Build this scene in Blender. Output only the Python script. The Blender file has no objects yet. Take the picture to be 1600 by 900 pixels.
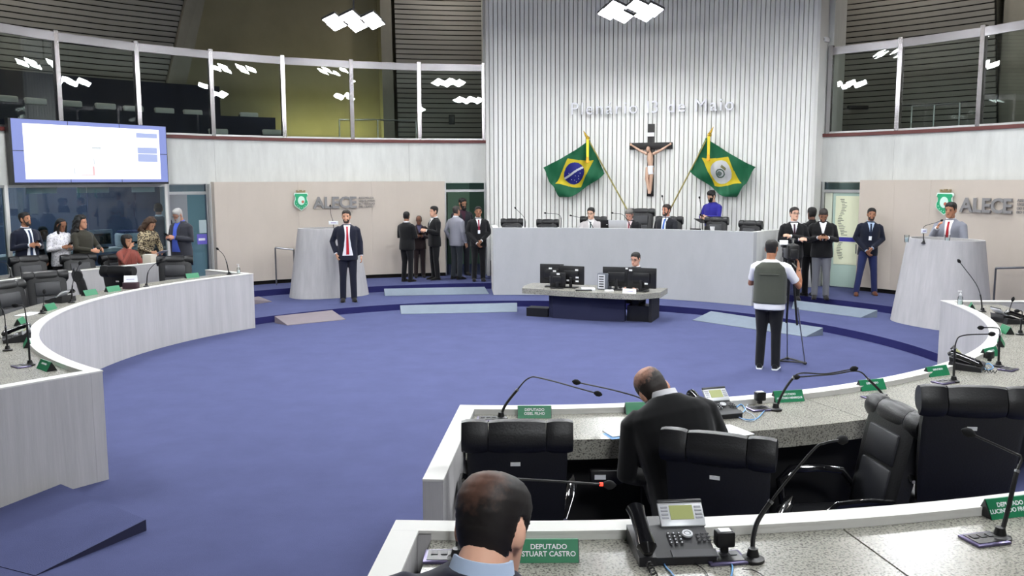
import bpy, bmesh, math, random
from mathutils import Vector, Matrix, Euler
random.seed(7)
S = bpy.context.scene
COL = S.collection
rad, sin, cos, pi = math.radians, math.sin, math.cos, math.pi

# ------------------------------------------------------------------ camera
FPX, HOR, ROLL, CAMZ = 1377.5, 281.55, -0.003, 2.55     # focal length in pixels of the 1600x900 frame
PIT = math.atan((450 - HOR) / FPX)
_F = Vector((0, cos(PIT), -sin(PIT))); _U0 = Vector((0, sin(PIT), cos(PIT))); _X0 = Vector((1, 0, 0))
_R = _X0 * cos(ROLL) + _U0 * sin(ROLL); _U = -_X0 * sin(ROLL) + _U0 * cos(ROLL)
cd = bpy.data.cameras.new('camera'); cam = bpy.data.objects.new('camera', cd); COL.objects.link(cam)
cd.sensor_width = 36; cd.lens = 36 * FPX / 1600; cd.clip_end = 200; cd.clip_start = .05
m = Matrix((_R, _U, -_F)).transposed().to_4x4(); m.translation = (0, 0, CAMZ); cam.matrix_world = m
S.camera = cam
# ------------------------------------------------------------------ world and exposure
W = bpy.data.worlds.new('world'); S.world = W; W.use_nodes = True
W.node_tree.nodes['Background'].inputs[0].default_value = (.8, .86, 1, 1)
W.node_tree.nodes['Background'].inputs[1].default_value = .03
S.view_settings.view_transform = 'Standard'; S.view_settings.look = 'None'
S.view_settings.gamma = 1; S.view_settings.use_curve_mapping = False
S.view_settings.exposure = 0.0
LAMP_RADIANCE = 130.0        # ceiling flood lamps

# ------------------------------------------------------------------ room geometry: everything is concentric about CX, CY
CX, CY = .02, 11.795
AX = 20.0                    # the hall's axis, degrees clockwise from +Y
def pt(r, a, z=0.0):
    return Vector((CX + r * sin(rad(a)), CY + r * cos(rad(a)), z))
def ray(u, v):
    return (_F + _R * ((u - 800) / FPX) + _U * ((450 - v) / FPX))
def on_z(u, v, z):           # point of the photograph on a level plane
    d = ray(u, v); t = (z - CAMZ) / d.z; return Vector((d.x * t, d.y * t, z))
def on_y(u, v, y):           # point of the photograph at a distance
    d = ray(u, v); t = y / d.y; return Vector((d.x * t, y, CAMZ + d.z * t))
def on_r(u, v, r):           # point of the photograph on the round wall of radius r
    d = ray(u, v); a = d.x ** 2 + d.y ** 2; b = -2 * (d.x * CX + d.y * CY); c = CX * CX + CY * CY - r * r
    t = (-b + math.sqrt(max(0, b * b - 4 * a * c))) / 2 / a
    return Vector((d.x * t, d.y * t, CAMZ + d.z * t))
def ang(p):
    return math.degrees(math.atan2(p.x - CX, p.y - CY))
def rotz_in(a): return -rad(a)            # local -Y looks at the hall's centre for something at angle a

# ------------------------------------------------------------------ materials
def lin(h):
    h = h.lstrip('#'); o = []
    for i in (0, 2, 4):
        c = int(h[i:i + 2], 16) / 255
        o.append(c / 12.92 if c <= .04045 else ((c + .055) / 1.055) ** 2.4)
    return (*o, 1)
MATS = {}
def mat(name, color='#808080', rough=.6, metal=0, spec=.5, var=0, vscale=8, stretch=None, bump=0, bscale=60, emit=None, estr=0, sheen=0, coat=0, color2=None):
    if name in MATS: return MATS[name]
    M = bpy.data.materials.new(name); M.use_nodes = True; nt = M.node_tree; N = nt.nodes; L = nt.links
    p = N['Principled BSDF']; c = lin(color)
    p.inputs['Base Color'].default_value = c; p.inputs['Roughness'].default_value = rough
    p.inputs['Metallic'].default_value = metal; p.inputs['Specular IOR Level'].default_value = spec
    if coat: p.inputs['Coat Weight'].default_value = coat; p.inputs['Coat Roughness'].default_value = .08
    if sheen: p.inputs['Sheen Weight'].default_value = sheen
    if emit: p.inputs['Emission Color'].default_value = lin(emit); p.inputs['Emission Strength'].default_value = estr
    if var or bump:
        tc = N.new('ShaderNodeTexCoord'); mp = N.new('ShaderNodeMapping'); L.new(tc.outputs['Object'], mp.inputs[0])
        if stretch: mp.inputs['Scale'].default_value = stretch
    if var:
        n = N.new('ShaderNodeTexNoise'); n.inputs['Scale'].default_value = vscale; n.inputs['Detail'].default_value = 6; n.inputs['Roughness'].default_value = .65
        L.new(mp.outputs[0], n.inputs['Vector'])
        r = N.new('ShaderNodeValToRGB'); r.color_ramp.elements[0].position = .3; r.color_ramp.elements[1].position = .72
        d = lin(color2) if color2 else tuple(x * (1 - var) for x in c[:3]) + (1,)
        r.color_ramp.elements[0].color = d
        r.color_ramp.elements[1].color = c if color2 else tuple(min(1, x * (1 + var * .5)) for x in c[:3]) + (1,)
        L.new(n.outputs['Fac'], r.inputs[0]); L.new(r.outputs[0], p.inputs['Base Color'])
    if bump:
        n2 = N.new('ShaderNodeTexNoise'); n2.inputs['Scale'].default_value = bscale; n2.inputs['Detail'].default_value = 4
        L.new(mp.outputs[0], n2.inputs['Vector']); b = N.new('ShaderNodeBump'); b.inputs['Strength'].default_value = bump; b.inputs['Distance'].default_value = .02
        L.new(n2.outputs['Fac'], b.inputs['Height']); L.new(b.outputs[0], p.inputs['Normal'])
    MATS[name] = M; return M
def glass_mat(name, tint=(.82, .9, .88), refl=1.0, ior=1.5):
    if name in MATS: return MATS[name]
    M = bpy.data.materials.new(name); M.use_nodes = True; nt = M.node_tree; N = nt.nodes; L = nt.links
    N.remove(N['Principled BSDF']); o = N['Material Output']
    t = N.new('ShaderNodeBsdfTransparent'); t.inputs[0].default_value = (*tint, 1)
    g = N.new('ShaderNodeBsdfGlossy'); g.inputs['Roughness'].default_value = 0.01; g.inputs[0].default_value = (refl, refl, refl, 1)
    f = N.new('ShaderNodeFresnel'); f.inputs[0].default_value = ior
    mx = N.new('ShaderNodeMixShader'); L.new(f.outputs[0], mx.inputs[0]); L.new(t.outputs[0], mx.inputs[1]); L.new(g.outputs[0], mx.inputs[2])
    L.new(mx.outputs[0], o.inputs[0]); MATS[name] = M; return M
def granite_mat():
    M = bpy.data.materials.new('granite'); M.use_nodes = True; nt = M.node_tree; N = nt.nodes; L = nt.links; p = N['Principled BSDF']
    tc = N.new('ShaderNodeTexCoord')
    v = N.new('ShaderNodeTexNoise'); v.inputs['Scale'].default_value = 95; v.inputs['Detail'].default_value = 4; L.new(tc.outputs['Object'], v.inputs['Vector'])
    r = N.new('ShaderNodeValToRGB'); e = r.color_ramp.elements
    e[0].position = .37; e[0].color = lin('#625f59'); e[1].position = .48; e[1].color = lin('#9b9990')
    e2 = e.new(.58); e2.color = lin('#afada2'); e3 = e.new(.72); e3.color = lin('#8f8b7e')
    w = N.new('ShaderNodeTexNoise'); w.inputs['Scale'].default_value = 5; w.inputs['Detail'].default_value = 4; L.new(tc.outputs['Object'], w.inputs['Vector'])
    mx = N.new('ShaderNodeMixRGB'); mx.blend_type = 'MULTIPLY'; mx.inputs[0].default_value = .35
    L.new(v.outputs['Fac'], r.inputs[0]); L.new(r.outputs[0], mx.inputs[1]); L.new(w.outputs['Fac'], mx.inputs[2]); L.new(mx.outputs[0], p.inputs['Base Color'])
    p.inputs['Roughness'].default_value = .26; p.inputs['Specular IOR Level'].default_value = .22
    MATS['granite'] = M; return M
def pattern_mat(name, c1, c2, scale, width):
    M = bpy.data.materials.new(name); M.use_nodes = True; nt = M.node_tree; N = nt.nodes; L = nt.links; p = N['Principled BSDF']
    tc = N.new('ShaderNodeTexCoord'); v = N.new('ShaderNodeTexNoise'); v.inputs['Scale'].default_value = scale; v.inputs['Detail'].default_value = 1; L.new(tc.outputs['Object'], v.inputs['Vector'])
    r = N.new('ShaderNodeValToRGB'); r.color_ramp.interpolation = 'CONSTANT'; r.color_ramp.elements[0].color = lin(c1); r.color_ramp.elements[1].color = lin(c2); r.color_ramp.elements[1].position = width
    L.new(v.outputs['Fac'], r.inputs[0]); L.new(r.outputs[0], p.inputs['Base Color']); p.inputs['Roughness'].default_value = .7
    MATS[name] = M; return M
def thinning_mat(name, c1, c2, crown, r0, r1):
    """hair that thins out to the scalp around the crown"""
    M = bpy.data.materials.new(name); M.use_nodes = True; nt = M.node_tree; N = nt.nodes; L = nt.links; p = N['Principled BSDF']
    tc = N.new('ShaderNodeTexCoord'); d = N.new('ShaderNodeVectorMath'); d.operation = 'DISTANCE'; d.inputs[1].default_value = crown; L.new(tc.outputs['Object'], d.inputs[0])
    n = N.new('ShaderNodeTexNoise'); n.inputs['Scale'].default_value = 55; n.inputs['Detail'].default_value = 5; L.new(tc.outputs['Object'], n.inputs['Vector'])
    mm = N.new('ShaderNodeMath'); mm.operation = 'MULTIPLY_ADD'; mm.inputs[1].default_value = .07; L.new(n.outputs['Fac'], mm.inputs[0]); L.new(d.outputs['Value'], mm.inputs[2])
    r = N.new('ShaderNodeMapRange'); r.inputs['From Min'].default_value = r0 + .035; r.inputs['From Max'].default_value = r1 + .035; L.new(mm.outputs[0], r.inputs['Value'])
    x = N.new('ShaderNodeMixRGB'); x.inputs[1].default_value = lin(c2); x.inputs[2].default_value = lin(c1); L.new(r.outputs[0], x.inputs[0]); L.new(x.outputs[0], p.inputs['Base Color'])
    p.inputs['Roughness'].default_value = .6; MATS[name] = M; return M
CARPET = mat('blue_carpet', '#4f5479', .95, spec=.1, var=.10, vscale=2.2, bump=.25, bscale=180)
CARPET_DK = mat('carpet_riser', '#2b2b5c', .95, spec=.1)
CONC = mat('board_concrete', '#b4b2b3', .8, var=.13, vscale=2.2, stretch=(5, 5, .35), bump=.08, bscale=9)
CONC_PRES = mat('plain_concrete', '#b1b2b4', .8, var=.06, vscale=1.4, stretch=(2, 2, .8), bump=.04, bscale=12)
CONC_WALL = mat('smooth_concrete', '#cbccc8', .85, var=.12, vscale=1.6, stretch=(3, 3, .7), bump=.05, bscale=14)
CONC_DK = mat('dark_concrete', '#8d8a80', .9, var=.2, vscale=.9, stretch=(1, 1, .8), bump=.1, bscale=5)
BEIGE = mat('beige_panel', '#c3b8ac', .7, var=.05, vscale=1.5, stretch=(1, 1, .5))
CREAM = mat('white_paint', '#d3d2ce', .55)
SLAT = mat('white_slat', '#e9e9e5', .42, spec=.5)
GAP = mat('slat_gap', '#7d7a75', .9)
LOUVER = mat('grey_louver', '#8e8c87', .5, spec=.4)
BLACK = mat('black_void', '#0b0b0c', .9)
GRANITE = granite_mat()
CHROME = mat('chrome', '#a9a6a8', .22, metal=1)
ALU = mat('aluminium', '#b9bbbb', .35, metal=1)
STEEL = mat('brushed_steel', '#8b8c90', .3, metal=1)
REDTRIM = mat('red_trim', '#5d2a26', .5)
GLASS = glass_mat('gallery_glass', (.9, .95, .93), 1.0)
BOOTHGLASS = glass_mat('booth_glass', (.62, .72, .76), 1.0)
CLEAR = glass_mat('clear_plastic', (.93, .96, .96), 1.0, 1.3)
LEATHER = mat('black_leather', '#141417', .42, spec=.45, bump=.08, bscale=90)
LEATHER_IN = mat('stitched_leather', '#25262b', .42, spec=.5, bump=.05, bscale=120)
PLASTIC = mat('black_plastic', '#131315', .38)
GLOSSY = mat('gloss_black', '#0d0d10', .12, coat=.5)
FOAM = mat('mic_foam', '#0a0a0c', .95)
GREEN = mat('nameplate_green', '#1f7a52', .4)
PAPER = mat('paper_white', '#eceef2', .8)
WHITE = mat('white_plastic', '#e6e6e6', .45)
NAVY = mat('navy_cloth', '#191b2e', .9)
GREYRAMP = mat('grey_ramp', '#6f7a88', .75, var=.08, vscale=6)
BROWNRAMP = mat('brown_ramp', '#736a70', .75, var=.08, vscale=6)
ROUND = mat('shadow_gap', '#17130f', .9)

# ------------------------------------------------------------------ scene helpers
MW = {}
def link(o): COL.objects.link(o); return o
def tag(o, label=None, cat=None, group=None, kind=None):
    if label: o['label'] = label
    if cat: o['category'] = cat
    if group: o['group'] = group
    if kind: o['kind'] = kind
    return o
def thing(name, label, cat, loc=(0, 0, 0), rz=0.0, group=None, rot=None):
    o = bpy.data.objects.new(name, None); o.empty_display_size = .1; link(o)
    o.location = loc; o.rotation_euler = rot if rot else (0, 0, rz)
    MW[o.name] = Matrix.Translation(Vector(loc)) @ Euler(o.rotation_euler).to_matrix().to_4x4()
    return tag(o, label, cat, group)
def struct_empty(name, loc=(0, 0, 0)):
    o = bpy.data.objects.new(name, None); o.empty_display_size = .1; link(o); o.location = loc
    MW[o.name] = Matrix.Translation(Vector(loc)); o['kind'] = 'structure'; return o
class MB:
    """collects geometry for one mesh"""
    def __init__(s): s.v = []; s.f = []; s.mi = []; s.cur = 0
    def add(s, vs, fs):
        b = len(s.v); s.v += [Vector(x) for x in vs]; s.f += [tuple(i + b for i in f) for f in fs]; s.mi += [s.cur] * len(fs); return s
    def box(s, c, size, M=None):
        x, y, z = (k / 2 for k in size); c = Vector(c)
        vs = [Vector((i, j, k)) for i in (-x, x) for j in (-y, y) for k in (-z, z)]
        vs = [(M @ q if M else q) + c for q in vs]
        return s.add(vs, [(0, 1, 3, 2), (4, 6, 7, 5), (0, 4, 5, 1), (2, 3, 7, 6), (0, 2, 6, 4), (1, 5, 7, 3)])
    def rbox(s, c, size, r=.01, seg=2, M=None):
        bm = bmesh.new(); bmesh.ops.create_cube(bm, size=1)
        bmesh.ops.scale(bm, vec=size, verts=bm.verts)
        bmesh.ops.bevel(bm, geom=bm.edges[:], offset=r, segments=seg, profile=.5, affect='EDGES')
        bm.verts.index_update(); c = Vector(c)
        s.add([(M @ q.co if M else q.co) + c for q in bm.verts], [tuple(q.index for q in f.verts) for f in bm.faces]); bm.free(); return s
    def loft(s, rings, cap=True, close=False):
        n = len(rings[0]); vs = [p for r in rings for p in r]; fs = []
        k = len(rings)
        for i in range(k if close else k - 1):
            j2 = (i + 1) % k
            for j in range(n):
                a, b = i * n + j, i * n + (j + 1) % n; c, d = j2 * n + (j + 1) % n, j2 * n + j
                fs.append((a, b, c, d))
        if cap and not close: fs.append(tuple(range(n - 1, -1, -1))); fs.append(tuple(range((k - 1) * n, k * n)))
        return s.add(vs, fs)
    def tube(s, path, radii, n=8, flat=1.0, up=None, cap=True):
        path = [Vector(p) for p in path]
        if not isinstance(radii, (list, tuple)): radii = [radii] * len(path)
        rings = []; ref = Vector(up) if up else None
        for i, p in enumerate(path):
            d = (path[min(i + 1, len(path) - 1)] - path[max(i - 1, 0)])
            d = d.normalized() if d.length > 1e-9 else Vector((0, 0, 1))
            if ref is None: ref = Vector((0, 0, 1)) if abs(d.z) < .9 else Vector((1, 0, 0))
            x = ref.cross(d)
            if x.length < 1e-6: x = Vector((1, 0, 0)).cross(d)
            x.normalize(); y = d.cross(x); ref = y if not up else Vector(up)
            rings.append([p + x * (radii[i] * cos(2 * pi * k / n)) + y * (radii[i] * flat * sin(2 * pi * k / n)) for k in range(n)])
        return s.loft(rings, cap)
    def cyl(s, c, r, h, n=16, r2=None):
        c = Vector(c); r2 = r if r2 is None else r2
        return s.loft([[c + Vector((q * cos(2 * pi * k / n), q * sin(2 * pi * k / n), zz)) for k in range(n)] for q, zz in ((r, 0), (r2, h))])
    def lathe(s, prof, c=(0, 0, 0), n=16):
        c = Vector(c)
        return s.loft([[c + Vector((q * cos(2 * pi * k / n), q * sin(2 * pi * k / n), zz)) for k in range(n)] for q, zz in prof])
    def ell(s, c, rx, ry=None, rz=None, M=None, n=12, m=8):
        ry = rx if ry is None else ry; rz = rx if rz is None else rz; c = Vector(c)
        rings = []
        for i in range(m + 1):
            t = -pi / 2 + pi * i / m; q = max(cos(t), .02)
            rings.append([(M @ Vector((rx * q * cos(2 * pi * k / n), ry * q * sin(2 * pi * k / n), rz * sin(t))) if M else Vector((rx * q * cos(2 * pi * k / n), ry * q * sin(2 * pi * k / n), rz * sin(t)))) + c for k in range(n)])
        return s.loft(rings)
    def prism(s, poly, depth, O, X, Y, Nn):
        """polygon in the X,Y plane at O, extruded along Nn"""
        O, X, Y, Nn = (Vector(q) for q in (O, X, Y, Nn)); n = len(poly)
        a = [O + X * p[0] + Y * p[1] for p in poly]; b = [q + Nn * depth for q in a]
        return s.add(a + b, [tuple(range(n - 1, -1, -1)), tuple(range(n, 2 * n))] + [(i, (i + 1) % n, n + (i + 1) % n, n + i) for i in range(n)])
    def arc(s, r0, r1, a0, a1, z0, z1, seg=None):
        """solid ring sector about the hall's centre"""
        seg = seg or max(1, int(abs(a1 - a0) / 1.5)); rings = []
        for i in range(seg + 1):
            a = a0 + (a1 - a0) * i / seg
            rings.append([pt(r0, a, z0), pt(r1, a, z0), pt(r1, a, z1), pt(r0, a, z1)])
        return s.loft(rings)
    def mesh(s, name, M0=None):
        me = bpy.data.meshes.new(name)
        vs = [M0 @ q for q in s.v] if M0 else s.v
        me.from_pydata([tuple(q) for q in vs], [], s.f)
        me.polygons.foreach_set('material_index', s.mi)
        bm = bmesh.new(); bm.from_mesh(me); bmesh.ops.recalc_face_normals(bm, faces=bm.faces); bm.to_mesh(me); bm.free()
        return me
    def build(s, name, material, parent=None, smooth=True, world=False, angle=.6):
        """world=True: the geometry is in hall coordinates, else in the parent's own"""
        M0 = None
        if world and parent is not None: M0 = MW[parent.name].inverted()
        me = s.mesh(name, M0)
        for k in (material if isinstance(material, (list, tuple)) else [material]): me.materials.append(k)
        if smooth:
            me.polygons.foreach_set('use_smooth', [True] * len(me.polygons)); me.set_sharp_from_angle(angle=angle)
        return put(name, me, parent)
def put(name, me, parent=None, M=None):
    o = bpy.data.objects.new(name, me); link(o)
    if parent is not None: o.parent = parent
    if M is not None: o.matrix_local = M
    MW[o.name] = (MW.get(parent.name, Matrix()) if parent is not None else Matrix()) @ (M if M is not None else Matrix())
    return o
def single(name, mb, material, label, cat, group=None, base=None, **k):
    """a thing that is one mesh; origin at base"""
    b = Vector(base) if base is not None else Vector((0, 0, 0))
    me_o = None
    for i, q in enumerate(mb.v): mb.v[i] = q - b
    o = mb.build(name, material, None, **k); o.location = b; MW[o.name] = Matrix.Translation(b)
    return tag(o, label, cat, group)
def struct(name, mb, material, **k):
    return tag(mb.build(name, material, None, **k), kind='structure')
def dup(root, loc, rz, label=None, group=None):
    r = root.copy(); link(r); r.location = loc; r.rotation_euler = (0, 0, rz)
    if label: r['label'] = label
    if group: r['group'] = group
    MW[r.name] = Matrix.Translation(Vector(loc)) @ Matrix.Rotation(rz, 4, 'Z')
    for ch in list(root.children):
        c = ch.copy(); link(c); c.parent = r
        for g in list(ch.children):
            d = g.copy(); link(d); d.parent = c
    return r
def text_mesh(body, size, extrude=.004, bold=0.0, align='CENTER', spacing=1.0, line=1.0, res=3):
    cu = bpy.data.curves.new('lettering', 'FONT'); cu.body = body; cu.size = size; cu.extrude = extrude; cu.offset = bold
    cu.align_x = align; cu.space_character = spacing; cu.space_line = line; cu.resolution_u = res
    o = bpy.data.objects.new('lettering', cu); link(o)
    dg = bpy.context.evaluated_depsgraph_get(); me = bpy.data.meshes.new_from_object(o.evaluated_get(dg))
    bpy.data.objects.remove(o); bpy.data.curves.remove(cu); return me
def frame(O, X, Y):
    X = Vector(X).normalized(); Y = Vector(Y).normalized(); Z = X.cross(Y)
    M = Matrix((X, Y, Z)).transposed().to_4x4(); M.translation = Vector(O); return M
# ================================================================== THE SETTING
# ---- floor, platform steps, tiers
mb = MB(); mb.add([(-16, -4.5, 0), (16, -4.5, 0), (16, 28, 0), (-16, 28, 0), (-16, -4.5, -.1), (16, -4.5, -.1), (16, 28, -.1), (-16, 28, -.1)],
       [(0, 1, 2, 3), (7, 6, 5, 4), (0, 4, 5, 1), (1, 5, 6, 2), (2, 6, 7, 3), (3, 7, 4, 0)])
struct('floor', mb, CARPET, smooth=False)
def step(name, spans, z0, z1):
    mb = MB()
    for r0, r1, a0, a1 in spans:
        n = max(1, int(abs(a1 - a0) / 1.5)); rings = []
        for i in range(n + 1):
            a = a0 + (a1 - a0) * i / n; rings.append([pt(r0, a, z0), pt(r1, a, z0), pt(r1, a, z1), pt(r0, a, z1)])
        b = len(mb.f); mb.loft(rings)
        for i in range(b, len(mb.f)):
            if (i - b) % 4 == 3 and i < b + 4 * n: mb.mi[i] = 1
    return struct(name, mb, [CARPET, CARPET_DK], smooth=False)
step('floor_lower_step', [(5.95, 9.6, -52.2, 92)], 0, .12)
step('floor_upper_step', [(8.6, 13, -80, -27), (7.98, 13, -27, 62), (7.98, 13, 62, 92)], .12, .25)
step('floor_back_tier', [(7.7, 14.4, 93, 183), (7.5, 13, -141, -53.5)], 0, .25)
# presidium floor
mb = MB(); mb.arc(7.0, 9.5, -2.6, 41.6, .12, .62); struct('floor_presidium', mb, CARPET, smooth=False)
# ---- ceiling and outer walls
mb = MB(); mb.cyl((CX, CY, 9.2), 15.2, .15, n=72); struct('ceiling', mb, mat('dark_ceiling', '#3a3936', .9), smooth=False)
mb = MB(); mb.arc(14.4, 14.7, -180, 180, 0, 9.2, 120); struct('wall_outer', mb, CONC_DK, smooth=False)
# ---- gallery slab and concrete band with red cap
for side, a0, a1 in (('left', -82, -3.3), ('right', 42.0, 84)):
    w = struct_empty('wall_gallery_' + side)
    cuts = [a0, -67, -40.9, -14.6, a1] if side == 'left' else [a0, 51.4, 70, a1]
    for i in range(len(cuts) - 1):
        mb = MB(); mb.arc(9.8, 9.97, cuts[i] + .012, cuts[i + 1] - .012, 2.49, 3.44); mb.build('concrete_panel', CONC_WALL, w, smooth=False)
    mb = MB(); mb.arc(9.82, 9.96, a0, a1, 2.5, 3.43); mb.build('panel_backing', ROUND, w, smooth=False)
    mb = MB(); mb.arc(9.77, 9.99, a0, a1, 3.44, 3.51); tag(mb.build('trim_1' if side == 'left' else 'trim_2', REDTRIM, None, smooth=False), kind='structure')
mb = MB(); mb.arc(9.97, 14.4, -82, -3.3, 3.25, 3.44); mb.arc(9.97, 14.4, 42, 84, 3.25, 3.44); struct('floor_gallery', mb, mat('gallery_floor', '#4a4a52', .9), smooth=False)
# ---- slatted front wall
w = struct_empty('wall_front')
mb = MB(); mb.arc(9.56, 9.8, -3.35, 42.05, .12, 9.2); mb.build('slat_backing', GAP, w, smooth=False)
NS = 72; da = 45.3 / NS
hw = 9.5 * rad(da) / 2 - .006
mb = MB(); mb.prism([(-hw, 0), (-hw + .004, -.055), (hw - .004, -.055), (hw, 0)], 8.58, (0, 0, 0), (1, 0, 0), (0, 1, 0), (0, 0, 1))
sl = mb.mesh('slat'); sl.materials.append(SLAT)
for i in range(NS):
    a = -3.3 + da * (i + .5)
    put('slat', sl, w, Matrix.Translation(pt(9.56, a, .62)) @ Matrix.Rotation(rotz_in(a), 4, 'Z'))
for nm, a0, a1 in (('trim_3', -3.75, -3.33), ('trim_4', 42.02, 42.45)):
    mb = MB(); mb.arc(9.46, 9.9, a0, a1, .25, 9.2, 1); struct(nm, mb, CREAM, smooth=False)
# concrete column beside the slats, over the right gallery
mb = MB(); mb.arc(9.9, 10.5, 42.45, 43.1, .25, 9.2, 1); struct('wall_column_right', mb, CONC_WALL, smooth=False)
mb = MB(); mb.arc(9.9, 10.5, -4.1, -3.75, 3.5, 9.2, 1); struct('wall_column_left', mb, CONC_WALL, smooth=False)
# ---- beige panels with the logo
for nm, a0, a1, seams in (('wall_beige_left', -41.8, -9.75, [-30.5, -20.2]), ('wall_beige_right', 48.1, 84, [52.5, 57.0, 68.5])):
    w = struct_empty(nm); cuts = [a0] + seams + [a1]
    for i in range(len(cuts) - 1):
        mb = MB(); mb.arc(9.55, 9.72, cuts[i] + .006, cuts[i + 1] - .006, .34, 2.53); mb.build('wall_panel', BEIGE, w, smooth=False)
    mb = MB(); mb.arc(9.62, 9.7, a0, a1, .25, .34); mb.arc(9.57, 9.7, a0 + .1, a1 - .1, .34, 2.5)
    mb.build('shadow_base', ROUND, w, smooth=False)
# ---- rooms behind the openings
mb = MB(); mb.arc(12.8, 12.95, -82, -41, .25, 3.25); struct('wall_booth_back', mb, mat('booth_blue', '#646c85', .8, var=.15, vscale=1.2), smooth=False)
mb = MB(); mb.arc(12.6, 12.75, -41, -2, .25, 3.25); struct('wall_corridor_left', mb, mat('corridor_green', '#5d7a6e', .8), smooth=False)
mb = MB(); mb.arc(12.6, 12.75, 40, 84, .25, 3.25); struct('wall_corridor_right', mb, mat('corridor_pale', '#cdd2bf', .8), smooth=False)
for nm, a in (('wall_partition_left', -41.3), ('wall_partition_mid', -3.0), ('wall_partition_right', 41.8)):
    mb = MB(); mb.arc(9.98, 12.8, a - .3, a + .3, .25, 3.25, 1); struct(nm, mb, CREAM, smooth=False)
mb = MB(); mb.arc(9.7, 9.97, -41.9, -41.2, .25, 2.49, 1); struct('wall_return_left', mb, CREAM, smooth=False)
def room_lamp(a, r, power, color=(1, 1, .95), size=.5, z=3.2, label=''):
    """flat ceiling lamp of a side room"""
    p = pt(r, a, z); t = thing('ceiling_panel_lamp', label, 'ceiling lamp', p, rotz_in(a))
    mb = MB(); mb.box((0, 0, .02), (1.2, .34, .05)); mb.build('housing', WHITE, t, smooth=False)
    mb = MB(); mb.box((0, 0, -.008), (1.14, .28, .006)); mb.build('diffuser', mat('lamp_diffuser', '#ffffff', .5, emit='#f4fff4', estr=power) if power < 20 else mat('booth_diffuser', '#ffffff', .5, emit='#eef4ff', estr=power), t, smooth=False)
room_lamp(-7, 11.2, 9, label='flat white ceiling lamp in the corridor behind the left doorway')
room_lamp(46, 11.2, 9, label='flat white ceiling lamp in the corridor behind the right doorway')
room_lamp(-62, 11.4, 34, label='flat white ceiling lamp inside the glazed control booth')
room_lamp(-52, 11.4, 34, label='flat white ceiling lamp inside the booth near its glass door')
# ---- doorways
def door_frame(name, a0, a1, r=9.82):
    d = struct_empty(name)
    for a in (a0, a1):
        mb = MB(); mb.arc(r - .03, r + .06, a - .16, a + .16, .25, 2.49, 1); mb.build('jamb', ALU, d, smooth=False)
    mb = MB(); mb.arc(r - .03, r + .06, a0, a1, 2.27, 2.33, 4); mb.build('transom_bar', ALU, d, smooth=False)
    mb = MB(); mb.arc(r, r + .012, a0 + .16, a1 - .16, 2.33, 2.47, 4); mb.build('transom_pane', BOOTHGLASS, d, smooth=False)
    return d
d1 = door_frame('door_1', -9.6, -3.9)
# leaf of door 1 stands open into the corridor
h = pt(9.85, -9.3, .26); dirn = (pt(11.0, -9.6, .26) - h).normalized(); side = Vector((dirn.y, -dirn.x, 0))
mb = MB(); mb.prism([(0, 0), (.95, 0), (.95, 2.0), (0, 2.0)], .012, h, dirn, (0, 0, 1), side); mb.build('door_leaf', glass_mat('green_glass', (.45, .62, .55), 1.0), d1, smooth=False)
mb = MB(); mb.prism([(.25, .9), (.85, .9), (.85, 1.85), (.25, 1.85)], .006, h - side * .006, dirn, (0, 0, 1), -side); mb.build('leaf_film', mat('film_green', '#7fa08f', .6), d1, smooth=False)
# pale poster-like window on the corridor wall, behind door 1
mb = MB(); mb.arc(12.56, 12.6, -8.2, -5.4, 1.15, 2.75, 3); tag(mb.build('window_1', mat('frosted_green', '#8fb09c', .5), None, smooth=False), kind='structure')
d2 = door_frame('door_2', 42.75, 47.95)
mb = MB(); mb.arc(9.83, 9.845, 44.0, 47.7, .27, 2.26, 4); mb.build('door_leaf', mat('pale_leaf', '#b3c9bd', .25, spec=.5), d2, smooth=False)
mb = MB(); mb.arc(9.822, 9.829, 44.35, 47.55, .75, 2.2, 4); mb.build('door_film', mat('pale_film', '#dde0c2', .6), d2, smooth=False)
mb = MB(); mb.arc(9.815, 9.821, 44.2, 47.7, 1.24, 1.33, 4); mb.build('blue_band', mat('band_blue', '#2c2a8c', .5), d2, smooth=False)
PRINT = mat('print_grey', '#5b5f58', .7)
for k in range(38):
    z = 2.12 - k * .034
    if 1.22 < z < 1.35: continue
    a0 = 44.95 + .25 * sin(k * .35); mb = MB(); mb.arc(9.8175, 9.8205, a0, a0 + random.uniform(.35, .85), z, z + .012, 1); mb.build('printed_line', PRINT, d2, smooth=False)
mb = MB(); mb.tube([pt(9.78, 47.3, 1.0), pt(9.78, 47.3, 1.2)], .012); mb.build('door_handle', STEEL, d2)
mb = MB(); mb.arc(9.83, 9.845, 42.95, 43.9, .27, 2.26, 2); mb.build('side_pane', mat('frosted_pane', '#d5d9c6', .3), d2, smooth=False)
# ---- control booth glazing
wn = struct_empty('window_2')
for a0, a1 in ((-82, -66.6), (-66.2, -57), (-56.9, -47.5)):
    mb = MB(); mb.arc(9.83, 9.842, a0, a1, .9, 2.44, 8); mb.build('pane', BOOTHGLASS, wn, smooth=False)
for a in (-66.4, -47.3):
    mb = MB(); mb.arc(9.79, 9.87, a - .2, a + .2, .25, 2.49, 1); mb.build('mullion', CREAM, wn, smooth=False)
mb = MB(); mb.arc(9.8, 9.88, -82, -47.3, 2.44, 2.49); mb.build('head_bar', ALU, wn, smooth=False)
mb = MB(); mb.arc(9.8, 9.9, -82, -47.3, .25, .9); mb.build('sill_wall', CREAM, wn, smooth=False)
for a0, a1 in ((-63.9, -60.4), (-58.0, -54.2), (-51.4, -48.6)):  # pale panels set along the head of the booth glazing
    mb = MB(); mb.arc(9.85, 9.87, a0, a1, 2.33, 2.44, 3); mb.build('pale_panel', mat('panel_pale_grey', '#bfc3c4', .7), wn, smooth=False)
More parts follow.
